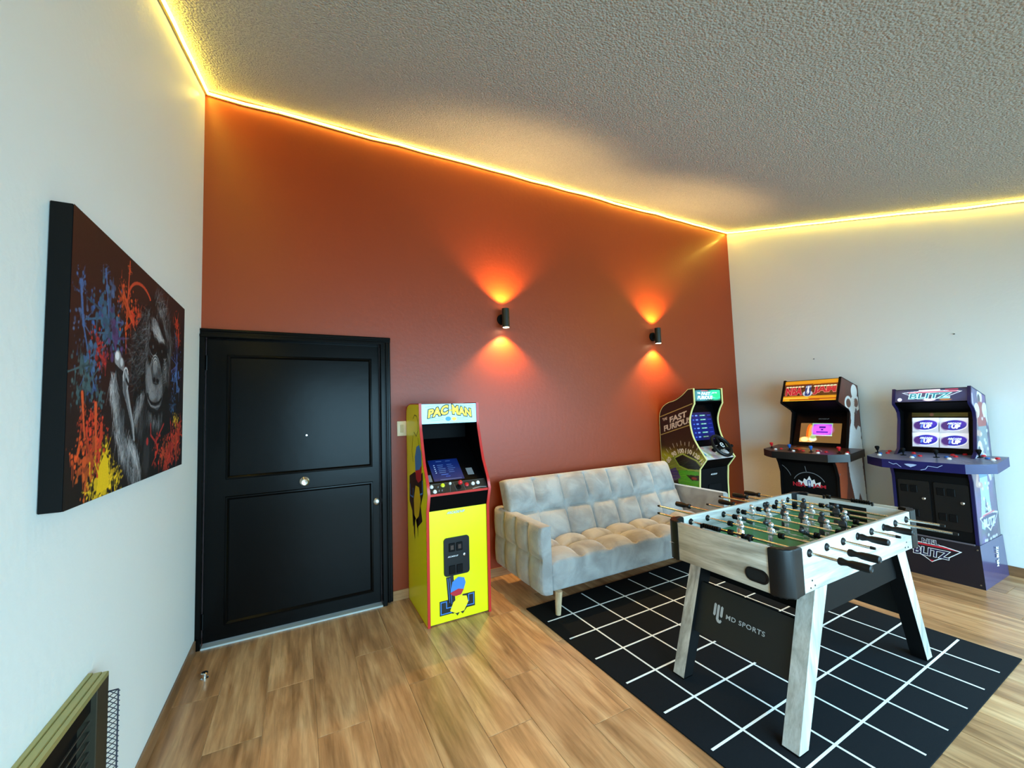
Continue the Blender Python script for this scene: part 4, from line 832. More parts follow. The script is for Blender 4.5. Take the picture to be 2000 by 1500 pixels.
        for k in range(6):
            x, y = r.uniform(-.33, .3), r.uniform(-.36, -.1); p = [(x, y)]
            for i in range(5): x += r.uniform(.01, .05); y += r.uniform(-.03, .03); p.append((x, max(-.38, min(-.03, y))))
            bolts.append(band([DP(*q) for q in p], .004))
        prints('deck_lightning', o, mat('print_pale_blue', rgb(176, 190, 226), .4), F, bolts)
        prints('edge_lightning', o, mat('print_pale_blue', rgb(176, 190, 226), .4), EF, [band([(.0, -.03), (.03, -.02), (.045, .005), (.1, .0), (.13, .02)], .004), band([(-.2, .015), (-.17, .0), (-.15, .008), (-.12, -.02)], .004), wings(-.06, .0, .08, .03)], .004)
    # screen
    if nba: b0, b1 = (-.02, .985), (.105, 1.345)
    else: b0, b1 = (-.02, .99), (.055, 1.34)
    bz, B, L = slab(t, 'screen_bezel', M_gloss, b0, b1, .012, iw)
    if nba:
        P = Paint(.385, .215, 330, (104, 74, 40)); P.ell(.2, .1, .25, .15, (120, 86, 46), a=.6, soft=.7)
        P.ell(.09, .1, .028, .1, (226, 96, 20)); P.ell(.105, .1, .022, .09, (244, 150, 50)); P.ell(.06, .02, .07, .04, (226, 160, 90)); P.ell(.05, .03, .03, .02, (250, 236, 150), soft=.4); P.ell(.13, .035, .03, .02, (250, 240, 190), soft=.5); P.ell(.13, .06, .03, .02, (150, 170, 110))
        P.poly([(.115, .075), (.305, .075), (.305, .213), (.115, .213)], (150, 180, 150)); P.poly([(.125, .085), (.295, .085), (.295, .203), (.125, .203)], (150, 70, 210))
        P.ell(.21, .14, .08, .05, (226, 90, 240), a=.8, soft=.5)
        for x in np.arange(.12, .305, .014): P.ell(x, .079, .004, .004, (230, 240, 220)); P.ell(x, .209, .004, .004, (110, 200, 120))
        P.poly([(.18, .16), (.24, .16), (.24, .178), (.18, .178)], (50, 20, 120)); P.poly([(.2, .135), (.22, .135), (.22, .150), (.2, .150)], (60, 20, 120)); P.poly([(.155, .108), (.265, .108), (.265, .124), (.155, .124)], (90, 26, 160))
        art('screen', bz, art_mat('screen_glow', .2, .9), P, lambda x, y: B.at(-.185+x, -.145+y, .001))
        prints('lettering', bz, P_grey, B, [tx('ARCADE1UP', .03, .115, .10, .012, .01, .2)], .0012)
    else:
        P = Paint(.352, .262, 430, (40, 40, 48))
        for i in range(2):
            for j in range(2):
                x0, y0 = .003+.176*i, .003+.131*j
                P.poly([(x0, y0), (x0+.17, y0), (x0+.17, y0+.125), (x0, y0+.125)], (168, 174, 186)); cx, cy = x0+.086, y0+.063
                P.ell(cx+.02, cy+.045, .08, .03, (214, 218, 226), a=.8, soft=.6)
                P.ell(cx+.004, cy-.004, .078, .044, (226, 230, 240), .12); P.ell(cx, cy, .076, .043, (34, 40, 150), .12); P.ell(cx-.05, cy-.008, .022, .028, (70, 34, 90), .12, .8, .5); P.ell(cx+.03, cy+.012, .035, .02, (66, 40, 170), .12, .8, .5)
                P.shapes([tx('ARCADE', cx+.004, cy+.015, .082, .016, .05, .15, 1, .02)], (222, 240, 255)); P.shapes([tx('1', cx-.026, cy-.012, .012, .026, .05, .1, 1, .02)], (90, 130, 226)); P.shapes([tx('UP', cx+.012, cy-.012, .05, .03, .06, .1, 1, .02)], (236, 246, 255))
        art('screen', bz, art_mat('screen_glow_bright', .2, .95), P, lambda x, y: B.at(-.17+x, -.135+y, .001))
        P = Paint(.35, .035, 200, (26, 36, 20)); r = random.Random(1)
        for i in range(9): P.ell(r.uniform(0, .35), r.uniform(0, .035), .05, .006, (50+r.randint(0, 40), 64, 30), a=.6, soft=.6)
        P.ell(.13, .018, .014, .014, (120, 70, 70)); art('bezel_print', bz, art_mat('cabinet_print', .35), P, lambda x, y: B.at(-.17+x, .135+y, .001))
    # marquee
    if nba: q0, q1, ub, top1 = (-.139, 1.466), (-.043, 1.692), (.105, 1.345), (.25, 1.606)
    else: q0, q1, ub, top1 = (-.109, 1.427), (-.079, 1.541), (.055, 1.34), (.21, 1.463)
    slab(t, 'marquee_underside', M_int, ub, (q0[0]+.004, q0[1]-.006), .01, iw)
    mq, Q, L = slab(t, 'marquee', M_int, q0, q1, .03, iw)
    w = 2*iw
    if nba:
        P = Paint(w-.004, L-.012, 420, (226, 150, 30)); r = random.Random(6); Wd, Hd = P.w, P.h
        for i in range(26):
            y = r.uniform(0, Hd); x = r.uniform(0, Wd); P.stroke((x-.14, y), (x+.14, y), r.uniform(.006, .014), [(170, 70, 16), (246, 196, 50), (120, 40, 14), (250, 214, 80)][i % 4], a=.9)
        P.poly([(0, Hd*.24), (Wd, Hd*.24), (Wd, Hd*.78), (0, Hd*.78)], (48, 12, 16), .8)
        for c, bd in (((226, 150, 130), .075), ((186, 26, 52), .045)): P.shapes([tx('NBA', Wd*.20, Hd*.5, Wd*.32, Hd*.40, bd, 0, 1, .03), tx('JAM', Wd*.775, Hd*.5, Wd*.40, Hd*.40, bd, 0, 1, .03)], c)
        for x in list(np.linspace(Wd*.06, Wd*.36, 6))+list(np.linspace(Wd*.6, Wd*.95, 7)): P.ell(x, Hd*.70, .012, .006, (250, 240, 200), soft=.5)
        P.ell(Wd*.47, Hd*.36, .04, .03, (200, 214, 230), soft=.3); P.poly([(Wd*.47+a*1.2, Hd*.5+b*1.2) for a, b in rrect(.045, .10, .012)], (30, 56, 120)); P.poly([(Wd*.47, Hd*.75), (Wd*.49, Hd*.66), (Wd*.485, Hd*.55), (Wd*.50, Hd*.42), (Wd*.475, Hd*.3), (Wd*.465, Hd*.46), (Wd*.445, Hd*.34), (Wd*.455, Hd*.56)], (240, 240, 245)); P.poly([(Wd*.42, Hd*.62), (Wd*.53, Hd*.66), (Wd*.53, Hd*.74), (Wd*.42, Hd*.72)], (236, 236, 240), .6)
        P.shapes([tx('TE', Wd*.025, Hd*.45, .012, .05, .0)], (120, 60, 40)) if False else None
        art('marquee_print', mq, art_mat('marquee_glow_soft', .3, .45), P, lambda x, y: Q.at(-Wd/2+x, -Hd/2+y, .001))
    else:
        P = Paint(w-.004, L-.008, 460, (26, 24, 40)); Wd, Hd = P.w, P.h
        P.ell(Wd*.5, Hd*.5, .2, .06, (60, 70, 110), a=.6, soft=.7)
        P.shapes([wings(Wd*.52, Hd*.5, Wd*.84, Hd*.86)], (200, 214, 232)); P.shapes([wings(Wd*.52, Hd*.5, Wd*.78, Hd*.76)], (66, 66, 92))
        P.poly([(Wd*.2, Hd*.78), (Wd*.9, Hd*.82), (Wd*.86, Hd*.74), (Wd*.2, Hd*.72)], (226, 120, 140))
        P.stroke((Wd*.36, Hd*.9), (Wd*.64, Hd*.92), .010, (236, 206, 220)); P.stroke((Wd*.72, Hd*.92), (Wd*.88, Hd*.93), .007, (170, 60, 80))
        P.shapes([tx('BLITZ', Wd*.5, Hd*.46, Wd*.58, Hd*.40, .075, .12, 1.02, .02)], (190, 250, 250)); P.shapes([tx('BLITZ', Wd*.5, Hd*.46, Wd*.58, Hd*.40, .015, .12, 1.02, .02)], (30, 110, 130))
        P.ell(Wd*.5, Hd*.14, .03, .008, (226, 200, 210), soft=.5); P.ell(Wd*.07, Hd*.2, .016, .016, (190, 190, 214)); P.ell(Wd*.72, Hd*.13, .03, .006, (150, 100, 60), soft=.5)
        art('marquee_print', mq, art_mat('marquee_glow', .3, 1.1), P, lambda x, y: Q.at(-Wd/2+x, -Hd/2+y, .001))
    slab(t, 'top_panel', M_int, q1, top1, .012, iw); slab(t, 'back_panel', M_int, (.228, 1.44), (.228, .33), .01, iw)
    # printed flanks (player figures, plain silhouettes)
    P = Paint(.60, 1.42, 190, (88, 34, 24) if nba else (58, 56, 84)); r = random.Random(12); X0, Z0 = -.32, .30
    if nba:
        for i in range(40): x = r.uniform(0, .6); P.stroke((x, 0), (x+r.uniform(-.02, .02), 1.42), r.uniform(.004, .02), (70+r.randint(0, 50), 26+r.randint(0, 14), 20), a=.4)
        P.poly([(.07, 0), (.16, 0), (.17, .3), (.12, .52), (.06, .60), (.075, .3)], (150, 62, 34))
        P.poly([(.02, .566), (.243, .547), (.23, .36), (.186, .206), (.17, 0), (.07, 0), (.083, .219), (.08, .412)], (156, 66, 36))
        W_ = (228, 230, 232)
        P.poly([(.45, 1.20), (.49, 1.187), (.53, 1.20), (.55, 1.12), (.475, 1.037), (.443, .908), (.481, .86), (.527, .904), (.572, .883), (.575, .80), (.562, .771), (.602, .731), (.595, .66), (.57, .62), (.56, .50), (.55, .492), (.566, .305), (.58, .13), (.585, 0), (.50, 0), (.495, .139), (.447, .236), (.415, .163), (.40, 0), (.32, 0), (.343, .177), (.327, .242), (.283, .408), (.27, .545), (.29, .66), (.31, .72), (.361, .893), (.394, .947), (.40, 1.03), (.376, 1.06), (.40, 1.15)], W_)
        P.ell(.50, 1.25, .062, .075, W_)
        for rx, hx in ((.37, .37), (.525, .52)): P.ell(rx, 1.13, .075, .078, W_); P.ell(hx, 1.135, .045, .045, (112, 70, 58)); P.ell(hx-.01, 1.05, .018, .03, (96, 84, 92))
        P.poly([(.39, .96), (.48, 1.05), (.50, 1.2), (.45, 1.2), (.40, 1.05)], W_)
        for i in range(4): P.stroke((hx-.04, 1.11+.02*i), (hx+.04, 1.11+.02*i), .004, (150, 110, 96), a=.6)
        P.poly([(.430, .0), (.44, .12), (.45, .2), (.47, .13), (.49, .05), (.485, 0)], (88, 34, 24)); P.poly([(.19, .2), (.27, .16), (.31, .0), (.2, 0)], (58, 18, 16))
        P.poly([(.545, .60), (.585, .57), (.60, .42), (.575, .36), (.56, .45)], (70, 26, 20))
    else:
        for i in range(60): P.ell(r.uniform(0, .6), r.uniform(0, 1.4), r.uniform(.03, .1), r.uniform(.03, .14), (70+r.randint(0, 60), 66+r.randint(0, 50), 96+r.randint(0, 60)), a=.5, soft=.8)
        def player(cx, cy, s, jersey, pants):
            P.ell(cx, cy+.30*s, .055*s, .065*s, (214, 214, 224)); P.ell(cx-.02*s, cy+.285*s, .03*s, .035*s, (60, 60, 74)); P.ell(cx, cy+.14*s, .11*s, .12*s, jersey); P.ell(cx-.09*s, cy+.19*s, .06*s, .06*s, (206, 206, 220)); P.ell(cx+.09*s, cy+.19*s, .06*s, .06*s, (206, 206, 220))
            P.poly([(cx-.09*s, cy+.06*s), (cx+.09*s, cy+.06*s), (cx+.1*s, cy-.16*s), (cx+.14*s, cy-.36*s), (cx+.06*s, cy-.36*s), (cx, cy-.1*s), (cx-.08*s, cy-.36*s), (cx-.15*s, cy-.34*s), (cx-.1*s, cy-.1*s)], pants)
            P.line([(cx-.1*s, cy+.16*s), (cx-.16*s, cy+.02*s), (cx-.06*s, cy)], .05*s, (176, 140, 130)); P.line([(cx+.1*s, cy+.16*s), (cx+.17*s, cy+.04*s)], .05*s, (190, 190, 206))
            for i in range(12): P.ell(cx+r.uniform(-.12, .12)*s, cy+r.uniform(-.3, .2)*s, .02*s, .014*s, (226, 230, 240), a=.7)
        player(.40, .86, 1.0, (150, 66, 66), (120, 132, 140)); player(.30, .46, .95, (90, 130, 170), (150, 180, 206)); P.stroke((.24, 1.18), (.24, 1.02), .03, (196, 190, 226), a=.7)
        P.shapes([wings(.34, .17, .42, .16)], (206, 210, 226)); P.shapes([wings(.34, .17, .38, .13)], (60, 60, 96)); P.shapes([tx('BLITZ', .34, .165, .28, .065, .06, .1)], (190, 206, 226)); P.stroke((.2, .225), (.46, .235), .010, (196, 70, 84)); P.shapes([tx('NFL', .34, .27, .12, .03, .03)], (206, 210, 226))
        for i in range(7): P.ell(.2+.045*i+r.uniform(-.01, .01), .06+r.uniform(-.03, .02), .02, .012, (206, 206, 216), a=.8)
    P.noise(.012, 4)
    ins = [(a-X0, b-Z0) for a, b in offset_poly(prof, -.004)]
    for s, o in ((-1, sp[0]), (1, sp[1])):
        art('flank_print', o, art_mat('cabinet_print', .35, coat=.3), P, lambda x, y, s=s: (s*(hw+.0009), x+X0, y+Z0), ins)
    if not nba:
        RS = Face((hw+.011, 0, .16), (0, 1, 0), (0, 0, 1), (1, 0, .03))
        prints('lettering', ro, P_white, RS, [tx('NFL BLITZ', .06, .03, .15, .045, .05, 0, 1, .02, radians(82))], .003)
wide('hoops'); wide('football')

# ------------------------------------------------------------------ rug
RX, RY, RT, CELL = 2.3284, -.9055, .0205, .2492
rug = thing('grid_rug', 'square black rug with white grid lines under the football table', 'rug', (RX, RY, 0), RT)
M_rug = mat('black_rug_pile', rgb(15, 18, 22), .95, var=.25, scale=120, bump=.25, bscale=400, spec=.15); M_rugw = mat('white_rug_line', rgb(232, 234, 232), .9, bump=.2, bscale=400, spec=.2)
x0, x1, y1, y0 = -.243, 1.775, .247, -1.735
MB().rbox(x0, x1, y0, y1, .0004, .008, .003, 2).obj('rug_pile', M_rug, rug)
for i in range(7):
    MB().box(x0+.028, x1-.028, -i*CELL-.0055, -i*CELL+.0055, .0078, .0086).obj('grid_line', M_rugw, rug, 0)
    MB().box(i*CELL*1.004-.0055, i*CELL*1.004+.0055, y0+.028, y1-.028, .0078, .0088).obj('grid_line', M_rugw, rug, 0)

# ------------------------------------------------------------------ sofa
M_vel = mat('grey_velvet', rgb(150, 147, 143), .75, sheen=.5)
nt = M_vel.node_tree; b = nt.nodes['Principled BSDF']; tc = nt.nodes.new('ShaderNodeTexCoord')
na = nt.nodes.new('ShaderNodeTexNoise'); na.inputs['Scale'].default_value = 5.5; na.inputs['Detail'].default_value = 5; na.inputs['Distortion'].default_value = .8
rp = nt.nodes.new('ShaderNodeValToRGB'); e = rp.color_ramp.elements; e[0].position = .34; e[0].color = (*rgb(138, 134, 131), 1); e[1].position = .62; e[1].color = (*rgb(168, 165, 162), 1)
nb_ = nt.nodes.new('ShaderNodeTexNoise'); nb_.inputs['Scale'].default_value = 34; nb_.inputs['Detail'].default_value = 3; nb_.inputs['Distortion'].default_value = 1.4
bp = nt.nodes.new('ShaderNodeBump'); bp.inputs['Strength'].default_value = .22; bp.inputs['Distance'].default_value = .012
for n in (na, nb_): nt.links.new(tc.outputs['Object'], n.inputs['Vector'])
nt.links.new(na.outputs['Fac'], rp.inputs[0]); nt.links.new(rp.outputs[0], b.inputs['Base Color']); nt.links.new(nb_.outputs['Fac'], bp.inputs['Height']); nt.links.new(bp.outputs[0], b.inputs['Normal'])
M_legw = wood('pale_wood_leg', rgb(170, 140, 104), rgb(206, 178, 142), rgb(222, 198, 164), .5, 'Z', 2., False)
sofa = thing('sofa', 'pale grey velvet sofa with square tufting and wooden legs along the orange wall', 'sofa', (3.155, -.47, 0))
def cushion(nu, nv, O, U, V, N, T, r, nc, nr, A, seg=9, sag=None, back=True):
    """quilted slab: front face spans O..O+U+V, thickness T behind it, edges rounded by r, nc x nr pillows of depth A"""
    O, U, V, N = Vector(O), Vector(U), Vector(V), Vector(N).normalized(); lu, lv = U.length, V.length
    us = sorted(set([0, .15*r/lu, .4*r/lu, .7*r/lu, r/lu, 1, 1-.15*r/lu, 1-.4*r/lu, 1-.7*r/lu, 1-r/lu]+[(i+j/seg)/nc for i in range(nc) for j in range(seg)]))
    vs = sorted(set([0, .15*r/lv, .4*r/lv, .7*r/lv, r/lv, 1, 1-.15*r/lv, 1-.4*r/lv, 1-.7*r/lv, 1-r/lv]+[(i+j/seg)/nr for i in range(nr) for j in range(seg)]))
    def edge(d): return 0 if d >= r else r-sqrt(max(0, r*r-(r-d)**2))
    mb = MB(); v = []; a_, b_ = len(us), len(vs)
    for y in vs:
        for x in us:
            p = abs(sin(pi*nc*x)) if nc > 1 else 1; q = abs(sin(pi*nr*y)) if nr > 1 else 1
            h = A*((p**.38)*(q**.38)-1)*min(1, min(x, 1-x)*lu/r*1.2+.25, min(y, 1-y)*lv/r*1.2+.25) if nc*nr > 1 else 0
            if sag: h += sag(x, y)
            h -= edge(min(x, 1-x)*lu)+edge(min(y, 1-y)*lv)
            v.append(tuple(O+U*x+V*y+N*max(h, -T+.004)))
    f = [(j*a_+i, j*a_+i+1, (j+1)*a_+i+1, (j+1)*a_+i) for j in range(b_-1) for i in range(a_-1)]
    ring = [i for i in range(a_)]+[j*a_+a_-1 for j in range(1, b_)]+[(b_-1)*a_+i for i in range(a_-2, -1, -1)]+[j*a_ for j in range(b_-2, 0, -1)]
    n0 = len(v); k = len(ring); uv = [(us[i % a_], vs[i//a_]) for i in ring]
    v += [tuple(O+U*x+V*y-N*T) for x, y in uv]
    f += [(ring[i], n0+i, n0+(i+1) % k, ring[(i+1) % k]) for i in range(k)]
    mb.add(v, f); mb.add([v[n0+i] for i in range(k)], [tuple(range(k))]); return mb
# back: 7 x 2 pillows, leaning
cushion(7, 2, (-1.02, -.02, .36), (1.95, 0, 0), (0, .20, .545), (0, -.545, .20), .15, .055, 7, 2, .062).obj('back_cushion', M_vel, sofa, 60)
# seat: flat front, pillowed top
sf = MB().rbox(-.955, .955, -.385, .10, .165, .36, .018, 3).obj('seat_base', M_vel, sofa, 60)
cushion(7, 2, (-.955, -.388, .405), (1.91, 0, 0), (0, .47, .01), (0, -.01, .47), .13, .045, 7, 2, .055, sag=lambda x, y: .012*sin(pi*y)).obj('seat_cushion', M_vel, sofa, 60)
for s in (-1, 1):
    x = s*1.065
    am = cushion(3, 2, (x, s*.40, .158), (0, -s*.79, 0), (0, 0, .475), (s, 0, 0), .10, .03, 4, 2, .032)
    am.obj('armrest', M_vel, sofa, 60)
    for y in (-.395, .25):
        z0_ = .0087 if y < 0 else 0.0005
        lx = .925 if y < 0 else .72; MB().cyl((s*lx, y, z0_), (s*(lx-.01), y, .17), .019, .028, seg=18).obj('leg', M_legw, sofa)

# ------------------------------------------------------------------ football table
tb = thing('foosball_table', 'whitewashed wood football table with metal rods and black corners standing on the rug', 'game table', (3.075, -2.04, 0))
M_ww = wood('whitewashed_wood', rgb(150, 148, 142), rgb(188, 187, 182), rgb(206, 205, 201), .42, 'X', 1.6, False, 1.3)
M_wwe = wood('whitewashed_wood_end', rgb(158, 150, 136), rgb(196, 188, 174), rgb(214, 208, 196), .42, 'Y', 1.6, False, 1.3)
M_wwl = wood('whitewashed_wood_leg', rgb(152, 149, 142), rgb(186, 184, 178), rgb(204, 202, 197), .42, 'Z', 1.4, False, 1.3)
HX, HYt, Z0t, Z1t = .655, .32, .632, .832
CX, CY = .112, .078     # corner cap reach along each side
for s in (-1, 1):
    sp_ = MB().rbox(-HX+CX-.02, HX-CX+.02, s*HYt-(.022 if s > 0 else 0), s*HYt+(0 if s > 0 else .022), Z0t, Z1t, .003, 2).obj('side_panel', M_ww, tb)
    for x in (-HX+.20, HX-.20):
        for dx, dz in ((-.02, .045), (.0, .02), (-.035, .016)):
            MB().cyl((x+dx*(-1 if x > 0 else 1), s*(HYt-.002), Z0t+dz), (x+dx*(-1 if x > 0 else 1), s*(HYt+.0015), Z0t+dz), .004, seg=8).obj('bolt', M_black, sp_)
    # end panel with its return slot
    e_ = MB().rbox(s*HX-(.022 if s > 0 else 0), s*HX+(0 if s > 0 else .022), -HYt+CY-.02, HYt-CY+.02, Z0t, Z1t-.004, .003, 2).obj('end_panel', M_wwe, tb)
    rg = [p for p in rrect(.108, .062, .030, 8)]; ri = offset_poly(rg, -.007); n = len(rg); yc = -.185 if s < 0 else .185; zc = .692
    v = [(s*(HX+k), yc+a, zc+b_) for R, k in ((rg, .0008), (rg, .004), (ri, .004), (ri, .001)) for a, b_ in R]
    MB().add(v, [(j*n+i, j*n+(i+1) % n, (j+1)*n+(i+1) % n, (j+1)*n+i) for j in range(3) for i in range(n)]).obj('return_rim', M_plastic, e_, 40)
    MB().prism(ri, (.0006, .0015), lambda a, b_, k, s=s, yc=yc, zc=zc: (s*(HX+k), yc+a, zc+b_)).obj('return_opening', mat('dark_opening', rgb(4, 4, 4), .9), e_, 0)
# black rounded corner caps
for sx in (-1, 1):
    for sy in (-1, 1):
        Rr = .062
        out = [(HX-CX, HYt+.004)]+[(HX+.004-Rr+Rr*cos(radians(a)), HYt+.004-Rr+Rr*sin(radians(a))) for a in range(90, -1, -10)]+[(HX+.004, HYt-CY)]
        inn = [(HX-.026, HYt-CY)]+[(HX-.026-.02+.02*cos(radians(a)), HYt-.026-.02+.02*sin(radians(a))) for a in range(0, 91, 30)]+[(HX-CX, HYt-.026)]
        poly = [(sx*a, sy*b_) for a, b_ in out+inn]
        bm = bmesh.new(); vs = [bm.verts.new((a, b_, Z0t-.004)) for a, b_ in poly]; vt = [bm.verts.new((a, b_, Z1t+.003)) for a, b_ in poly]; n = len(poly)
        for i in range(n): bm.faces.new((vs[i], vs[(i+1) % n], vt[(i+1) % n], vt[i]))
        ft = bm.faces.new(vt); fb = bm.faces.new(list(reversed(vs)))
        bmesh.ops.bevel(bm, geom=list(ft.edges)+list(fb.edges), offset=.009, segments=3, profile=.5, affect='EDGES', clamp_overlap=True)
        MB().bm(bm).obj('corner_cap', M_plastic, tb, 40)
# body and playfield
MB().box(-.40, .40, -HYt+.03, HYt-.03, .49, Z0t+.03).obj('under_box', M_blackmat, tb, 0)
ZF = .715; FX = .60; FY = HYt-.022
M_green = mat('green_playfield', rgb(34, 132, 72), .4, var=.05, scale=6)
pf = MB().box(-FX, FX, -FY, FY, ZF-.01, ZF).obj('playfield', M_green, tb, 0)
PF = Face((0, 0, ZF), (1, 0, 0), (0, 1, 0), (0, 0, 1))
prints('pitch_lines', pf, P_white, PF, [band([(0, -FY), (0, FY)], .007), band(arcpts(0, 0, .09, 0, 359, 40), .007, True), el(0, 0, .012),
    band([(-FX, -.19), (-.36, -.19), (-.36, .19), (-FX, .19)], .007), band([(FX, -.19), (.36, -.19), (.36, .19), (FX, .19)], .007), band(arcpts(-.36, 0, .07, -90, 90, 14), .007), band(arcpts(.36, 0, .07, 90, 270, 14), .007),
    band([(-FX, -.11), (-.48, -.11), (-.48, .11), (-FX, .11)], .006), band([(FX, -.11), (.48, -.11), (.48, .11), (FX, .11)], .006), band(arcpts(-.56, FY, .10, 180, 360, 12), .006), band(arcpts(.56, FY, .10, 180, 360, 12), .006)], .0008)
M_inner = mat('white_inner_panel', rgb(214, 216, 216), .4)
for s in (-1, 1):
    ie = MB().box(s*FX, s*(FX+.012), -FY, -.10, ZF, Z1t-.012).box(s*FX, s*(FX+.012), .10, FY, ZF, Z1t-.012).box(s*FX, s*(FX+.012), -.10, .10, Z1t-.03, Z1t-.012).obj('inner_end_wall', M_inner, tb, 0)
    MB().box(s*(FX+.002), s*(FX+.03), -.10, .10, ZF, Z1t-.03).obj('goal_pocket', mat('dark_opening', rgb(4, 4, 4), .9), tb, 0)
    # ramped white corner pieces
    for sy in (-1, 1): MB().prism([(s*FX, sy*FY), (s*(FX-.07), sy*FY), (s*FX, sy*(FY-.07))], (ZF+.0005, ZF+.008), lambda a, b_, k: (a, b_, k)).obj('corner_ramp', M_inner, pf, 0)
    # bead score counter along the end
    sc = MB().cyl((s*(FX+.006), -.13, Z1t+.004), (s*(FX+.006), .13, Z1t+.004), .004, seg=8)
    for yy in (-.13, .13): sc.box(s*(FX+.006)-.006, s*(FX+.006)+.006, yy-.004, yy+.004, Z1t-.014, Z1t+.010)
    so_ = sc.obj('score_counter', M_plastic, tb); bd = None
    for i in range(10):
        if bd is None: o = MB().lathe([(.006, -.005), (.0125, -.0035), (.0125, .0035), (.006, .005)], 12, 0, Matrix.Rotation(radians(90), 4, 'X')).obj('counter_bead', M_black, so_); bd = o.data
        else: o = link('counter_bead', bd, so_)
        o.location = (s*(FX+.006), (.115-i*.0125 if i < 8 else -.11+(9-i)*.0125)*(1 if s < 0 else -1), Z1t+.004)
# legs, splayed along the length
def leg(sx, sy):
    yo, yi = sy*(HYt+.0), sy*(HYt-.072); v = []
    top = (HX-.20-.04, HX-.30-.035); bot = (.668, .600)
    top = (.453, .352); zb, zt_ = .0092, Z0t+.006
    for z, (o_, i_) in ((zb, bot), (zt_, top)):
        for x, y in ((o_, yo), (o_, yi), (i_, yi), (i_, yo)): v.append((sx*x, y, z))
    f = [(0, 1, 5, 4), (1, 2, 6, 5), (2, 3, 7, 6), (3, 0, 4, 7), (3, 2, 1, 0), (4, 5, 6, 7)]
    MB().add(v, f[:1]+f[3:4]).add(v, f[1:3]+f[4:], 1)
    bm = bmesh.new(); vv = [bm.verts.new(p) for p in v]
    for q in f: bm.faces.new([vv[i] for i in q])
    bmesh.ops.recalc_face_normals(bm, faces=bm.faces); bmesh.ops.bevel(bm, geom=list(bm.edges), offset=.002, segments=1, affect='EDGES')
    mb = MB().bm(bm); lo = mb.obj('leg', [M_wwl, M_blackmat], tb, 30)
    me = lo.data
    for p in me.polygons:     # the inward faces are plain black board
        if p.normal.x*sx < -.5 or p.normal.y*sy < -.5: p.material_index = 1
    MB().add([(q[0]*1.0, q[1], z) for z in (zb-.0004, zb+.006) for q in v[:4]], [(0, 1, 5, 4), (1, 2, 6, 5), (2, 3, 7, 6), (3, 0, 4, 7), (3, 2, 1, 0), (4, 5, 6, 7)]).obj('foot_pad', M_blackmat, lo, 0)
for sx in (-1, 1):
    for sy in (-1, 1): leg(sx, sy)
# cross boards between each pair of legs, tilted with them
for sx in (-1, 1):
    xx = lambda z: sx*(.668-(z-.009)*.345-.022)
    y_ = HYt-.070
    v = [(xx(z)+k*sx, y, z) for k in (0, -.016) for z, y in ((.24, -y_), (.24, y_), (.48, y_), (.48, -y_))]
    bo = MB().add(v, [(0, 1, 2, 3), (7, 6, 5, 4), (0, 4, 5, 1), (1, 5, 6, 2), (2, 6, 7, 3), (3, 7, 4, 0)]).obj('leg_brace', mat('brace_black', rgb(17, 18, 18), .5), tb, 0)
    if sx < 0:
        u = Vector((.345, 0, 1)).normalized(); r_ = Vector((0, -1, 0)); BF = Face((xx(.36), 0, .36), r_, u, r_.cross(u))
        gm = mat('print_silver', rgb(168, 170, 172), .45)
        prints('lettering', bo, gm, BF, [tx('MD SPORTS', .02, .008, .20, .022, .016, 0, 1.12)], .002)
        prints('logo', bo, gm, BF, [pg([(-.152, .046), (-.146, .052), (-.138, .046), (-.138, -.004), (-.144, -.012), (-.152, -.006)]), pg([(-.133, .044), (-.127, .050), (-.119, .044), (-.119, -.018), (-.112, -.024), (-.106, -.018), (-.100, -.024), (-.104, -.034), (-.112, -.038), (-.124, -.036), (-.133, -.024)]), pg([(-.113, .042), (-.107, .048), (-.099, .042), (-.099, -.002), (-.105, -.008), (-.113, -.002)])], .002)
# rods, handles, men
M_rod = mat('chrome_rod', (.66, .64, .60), .22, 1.); M_man = mat('silver_man', (.72, .72, .74), .24, .85); M_manb = mat('dark_man', (.035, .035, .04), .28, .3)
ROD = [(2.593, -2.582, -1.503, 1, 3, 0, (0.,), .4), (2.738, -2.555, -1.369, 1, 2, 0, (-.07, .10), .2), (2.885, -2.481, -1.393, 0, 3, 1, (-.16, .02, .17), 1.15), (3.027, -2.480, -1.523, 1, 5, 0, (-.19, -.09, .01, .11, .21), .05),
       (3.167, -2.472, -1.514, 0, 5, 1, (-.2, -.1, 0., .1, .2), -.1), (3.302, -2.476, -1.418, 1, 3, 0, (-.15, .02, .18), .1), (3.435, -2.596, -1.436, 0, 2, 1, (-.05, .13), -.15), (3.568, -2.512, -1.441, 0, 1, 1, (.04,), 1.3)]
ZR = .797
H = {}
def man_mesh():
    mb = MB()
    mb.lathe([(.0115, -.013), (.0115, .013)], 14, 0, Matrix.Rotation(radians(90), 4, 'X'))
    mb.rbox(-.009, .009, -.014, .014, -.012, .028, .006, 2).ball((0, 0, .042), .0125, 12, 0, (1, 1, 1.15))
    mb.rbox(-.0075, .0075, -.010, .010, -.045, -.008, .004, 2).rbox(-.011, .011, -.012, .012, -.074, -.04, .004, 2)
    mb.cyl((0, -.012, .024), (.004, -.018, -.004), .005, .004, 8).cyl((0, .012, .024), (.004, .018, -.004), .005, .004, 8); return mb
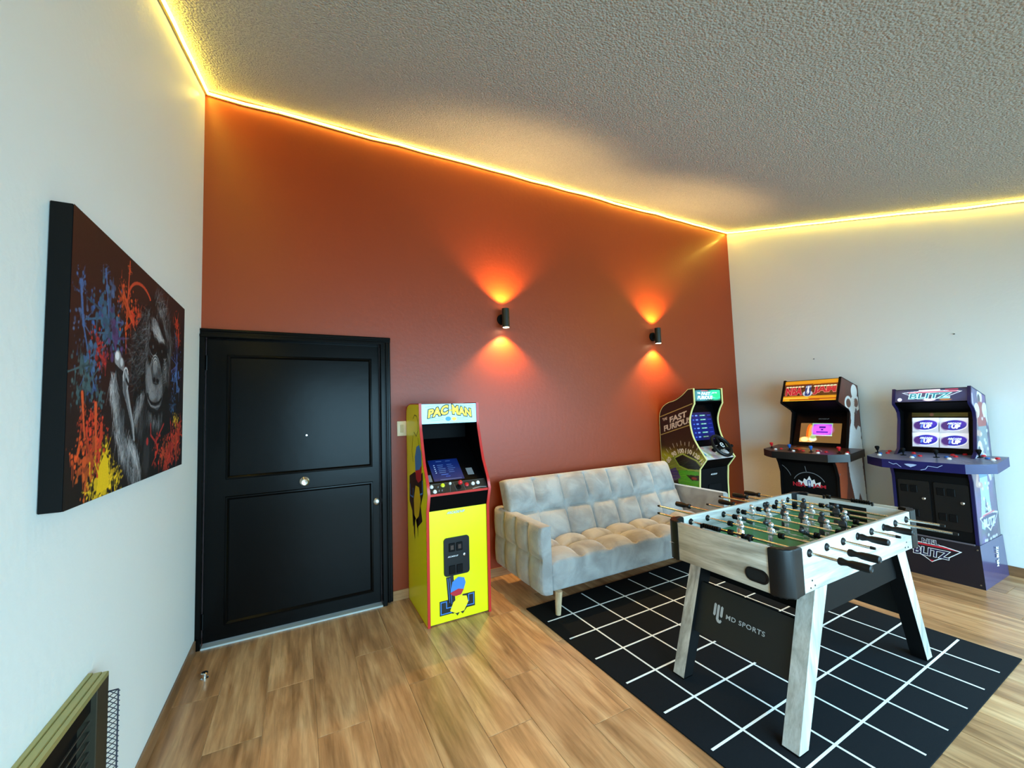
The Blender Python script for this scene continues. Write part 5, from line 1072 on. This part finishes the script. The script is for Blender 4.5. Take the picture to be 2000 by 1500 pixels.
def handle_mesh():
    return MB().lathe([(.010, 0), (.0155, .004), (.0165, .012), (.0125, .026), (.0115, .034), (.0155, .05), (.0165, .075), (.0165, .100), (.0150, .112), (.0095, .116), (.004, .114)], 16)
for i, (x, yn, yf, near, nm, dark, ys, ang) in enumerate(ROD):
    x -= 3.075; yn += 2.04; yf += 2.04
    ro = MB().cyl((x, yn, ZR), (x, yf, ZR), .0064, seg=12).obj('rod', M_rod, tb)
    # handle on the player's end
    M = Matrix.Translation((x, yn+.112 if near else yf-.112, ZR)) @ Matrix.Rotation(radians(90 if near else -90), 4, 'X')
    if 'h' not in H: o = handle_mesh().obj('handle', M_plastic, ro); H['h'] = o.data
    else: o = link('handle', H['h'], ro)
    o.matrix_local = M
    ytip = yf if near else yn; sg = 1 if near else -1
    MB().cyl((x, ytip-sg*.014, ZR), (x, ytip+sg*.004, ZR), .0078, .006, 12).obj('end_cap', M_plastic, ro)
    for s in (-1, 1):
        if 'b' not in H: o = MB().lathe([(.0165, -.003), (.0185, 0), (.0165, .004), (.010, .009)], 18).obj('bearing', M_plastic, ro); H['b'] = o.data
        else: o = link('bearing', H['b'], ro)
        o.matrix_local = Matrix.Translation((x, s*(HYt+.001), ZR)) @ Matrix.Rotation(radians(-90*s), 4, 'X')
        o = link('bearing', H['b'], ro); o.matrix_local = Matrix.Translation((x, s*(HYt-.023), ZR)) @ Matrix.Rotation(radians(90*s), 4, 'X')
    for yy in (min(ys)-.052, max(ys)+.052):
        if 's' not in H: o = MB().lathe([(.008, -.013), (.0145, -.011), (.0145, -.004), (.011, -.002), (.011, .002), (.0145, .004), (.0145, .011), (.008, .013)], 16, 0, Matrix.Rotation(radians(90), 4, 'X')).obj('rubber_bumper', M_blackmat, ro); H['s'] = o.data
        else: o = link('rubber_bumper', H['s'], ro)
        o.location = (x, max(-.26, min(.26, yy)), ZR)
    for yy in ys:
        k = 'm%d' % dark
        if k not in H: o = man_mesh().obj('player_figure', M_manb if dark else M_man, ro); H[k] = o.data
        else: o = link('player_figure', H[k], ro)
        o.location = (x, yy, ZR); o.rotation_euler = (0, ang, 0 if not dark else pi)
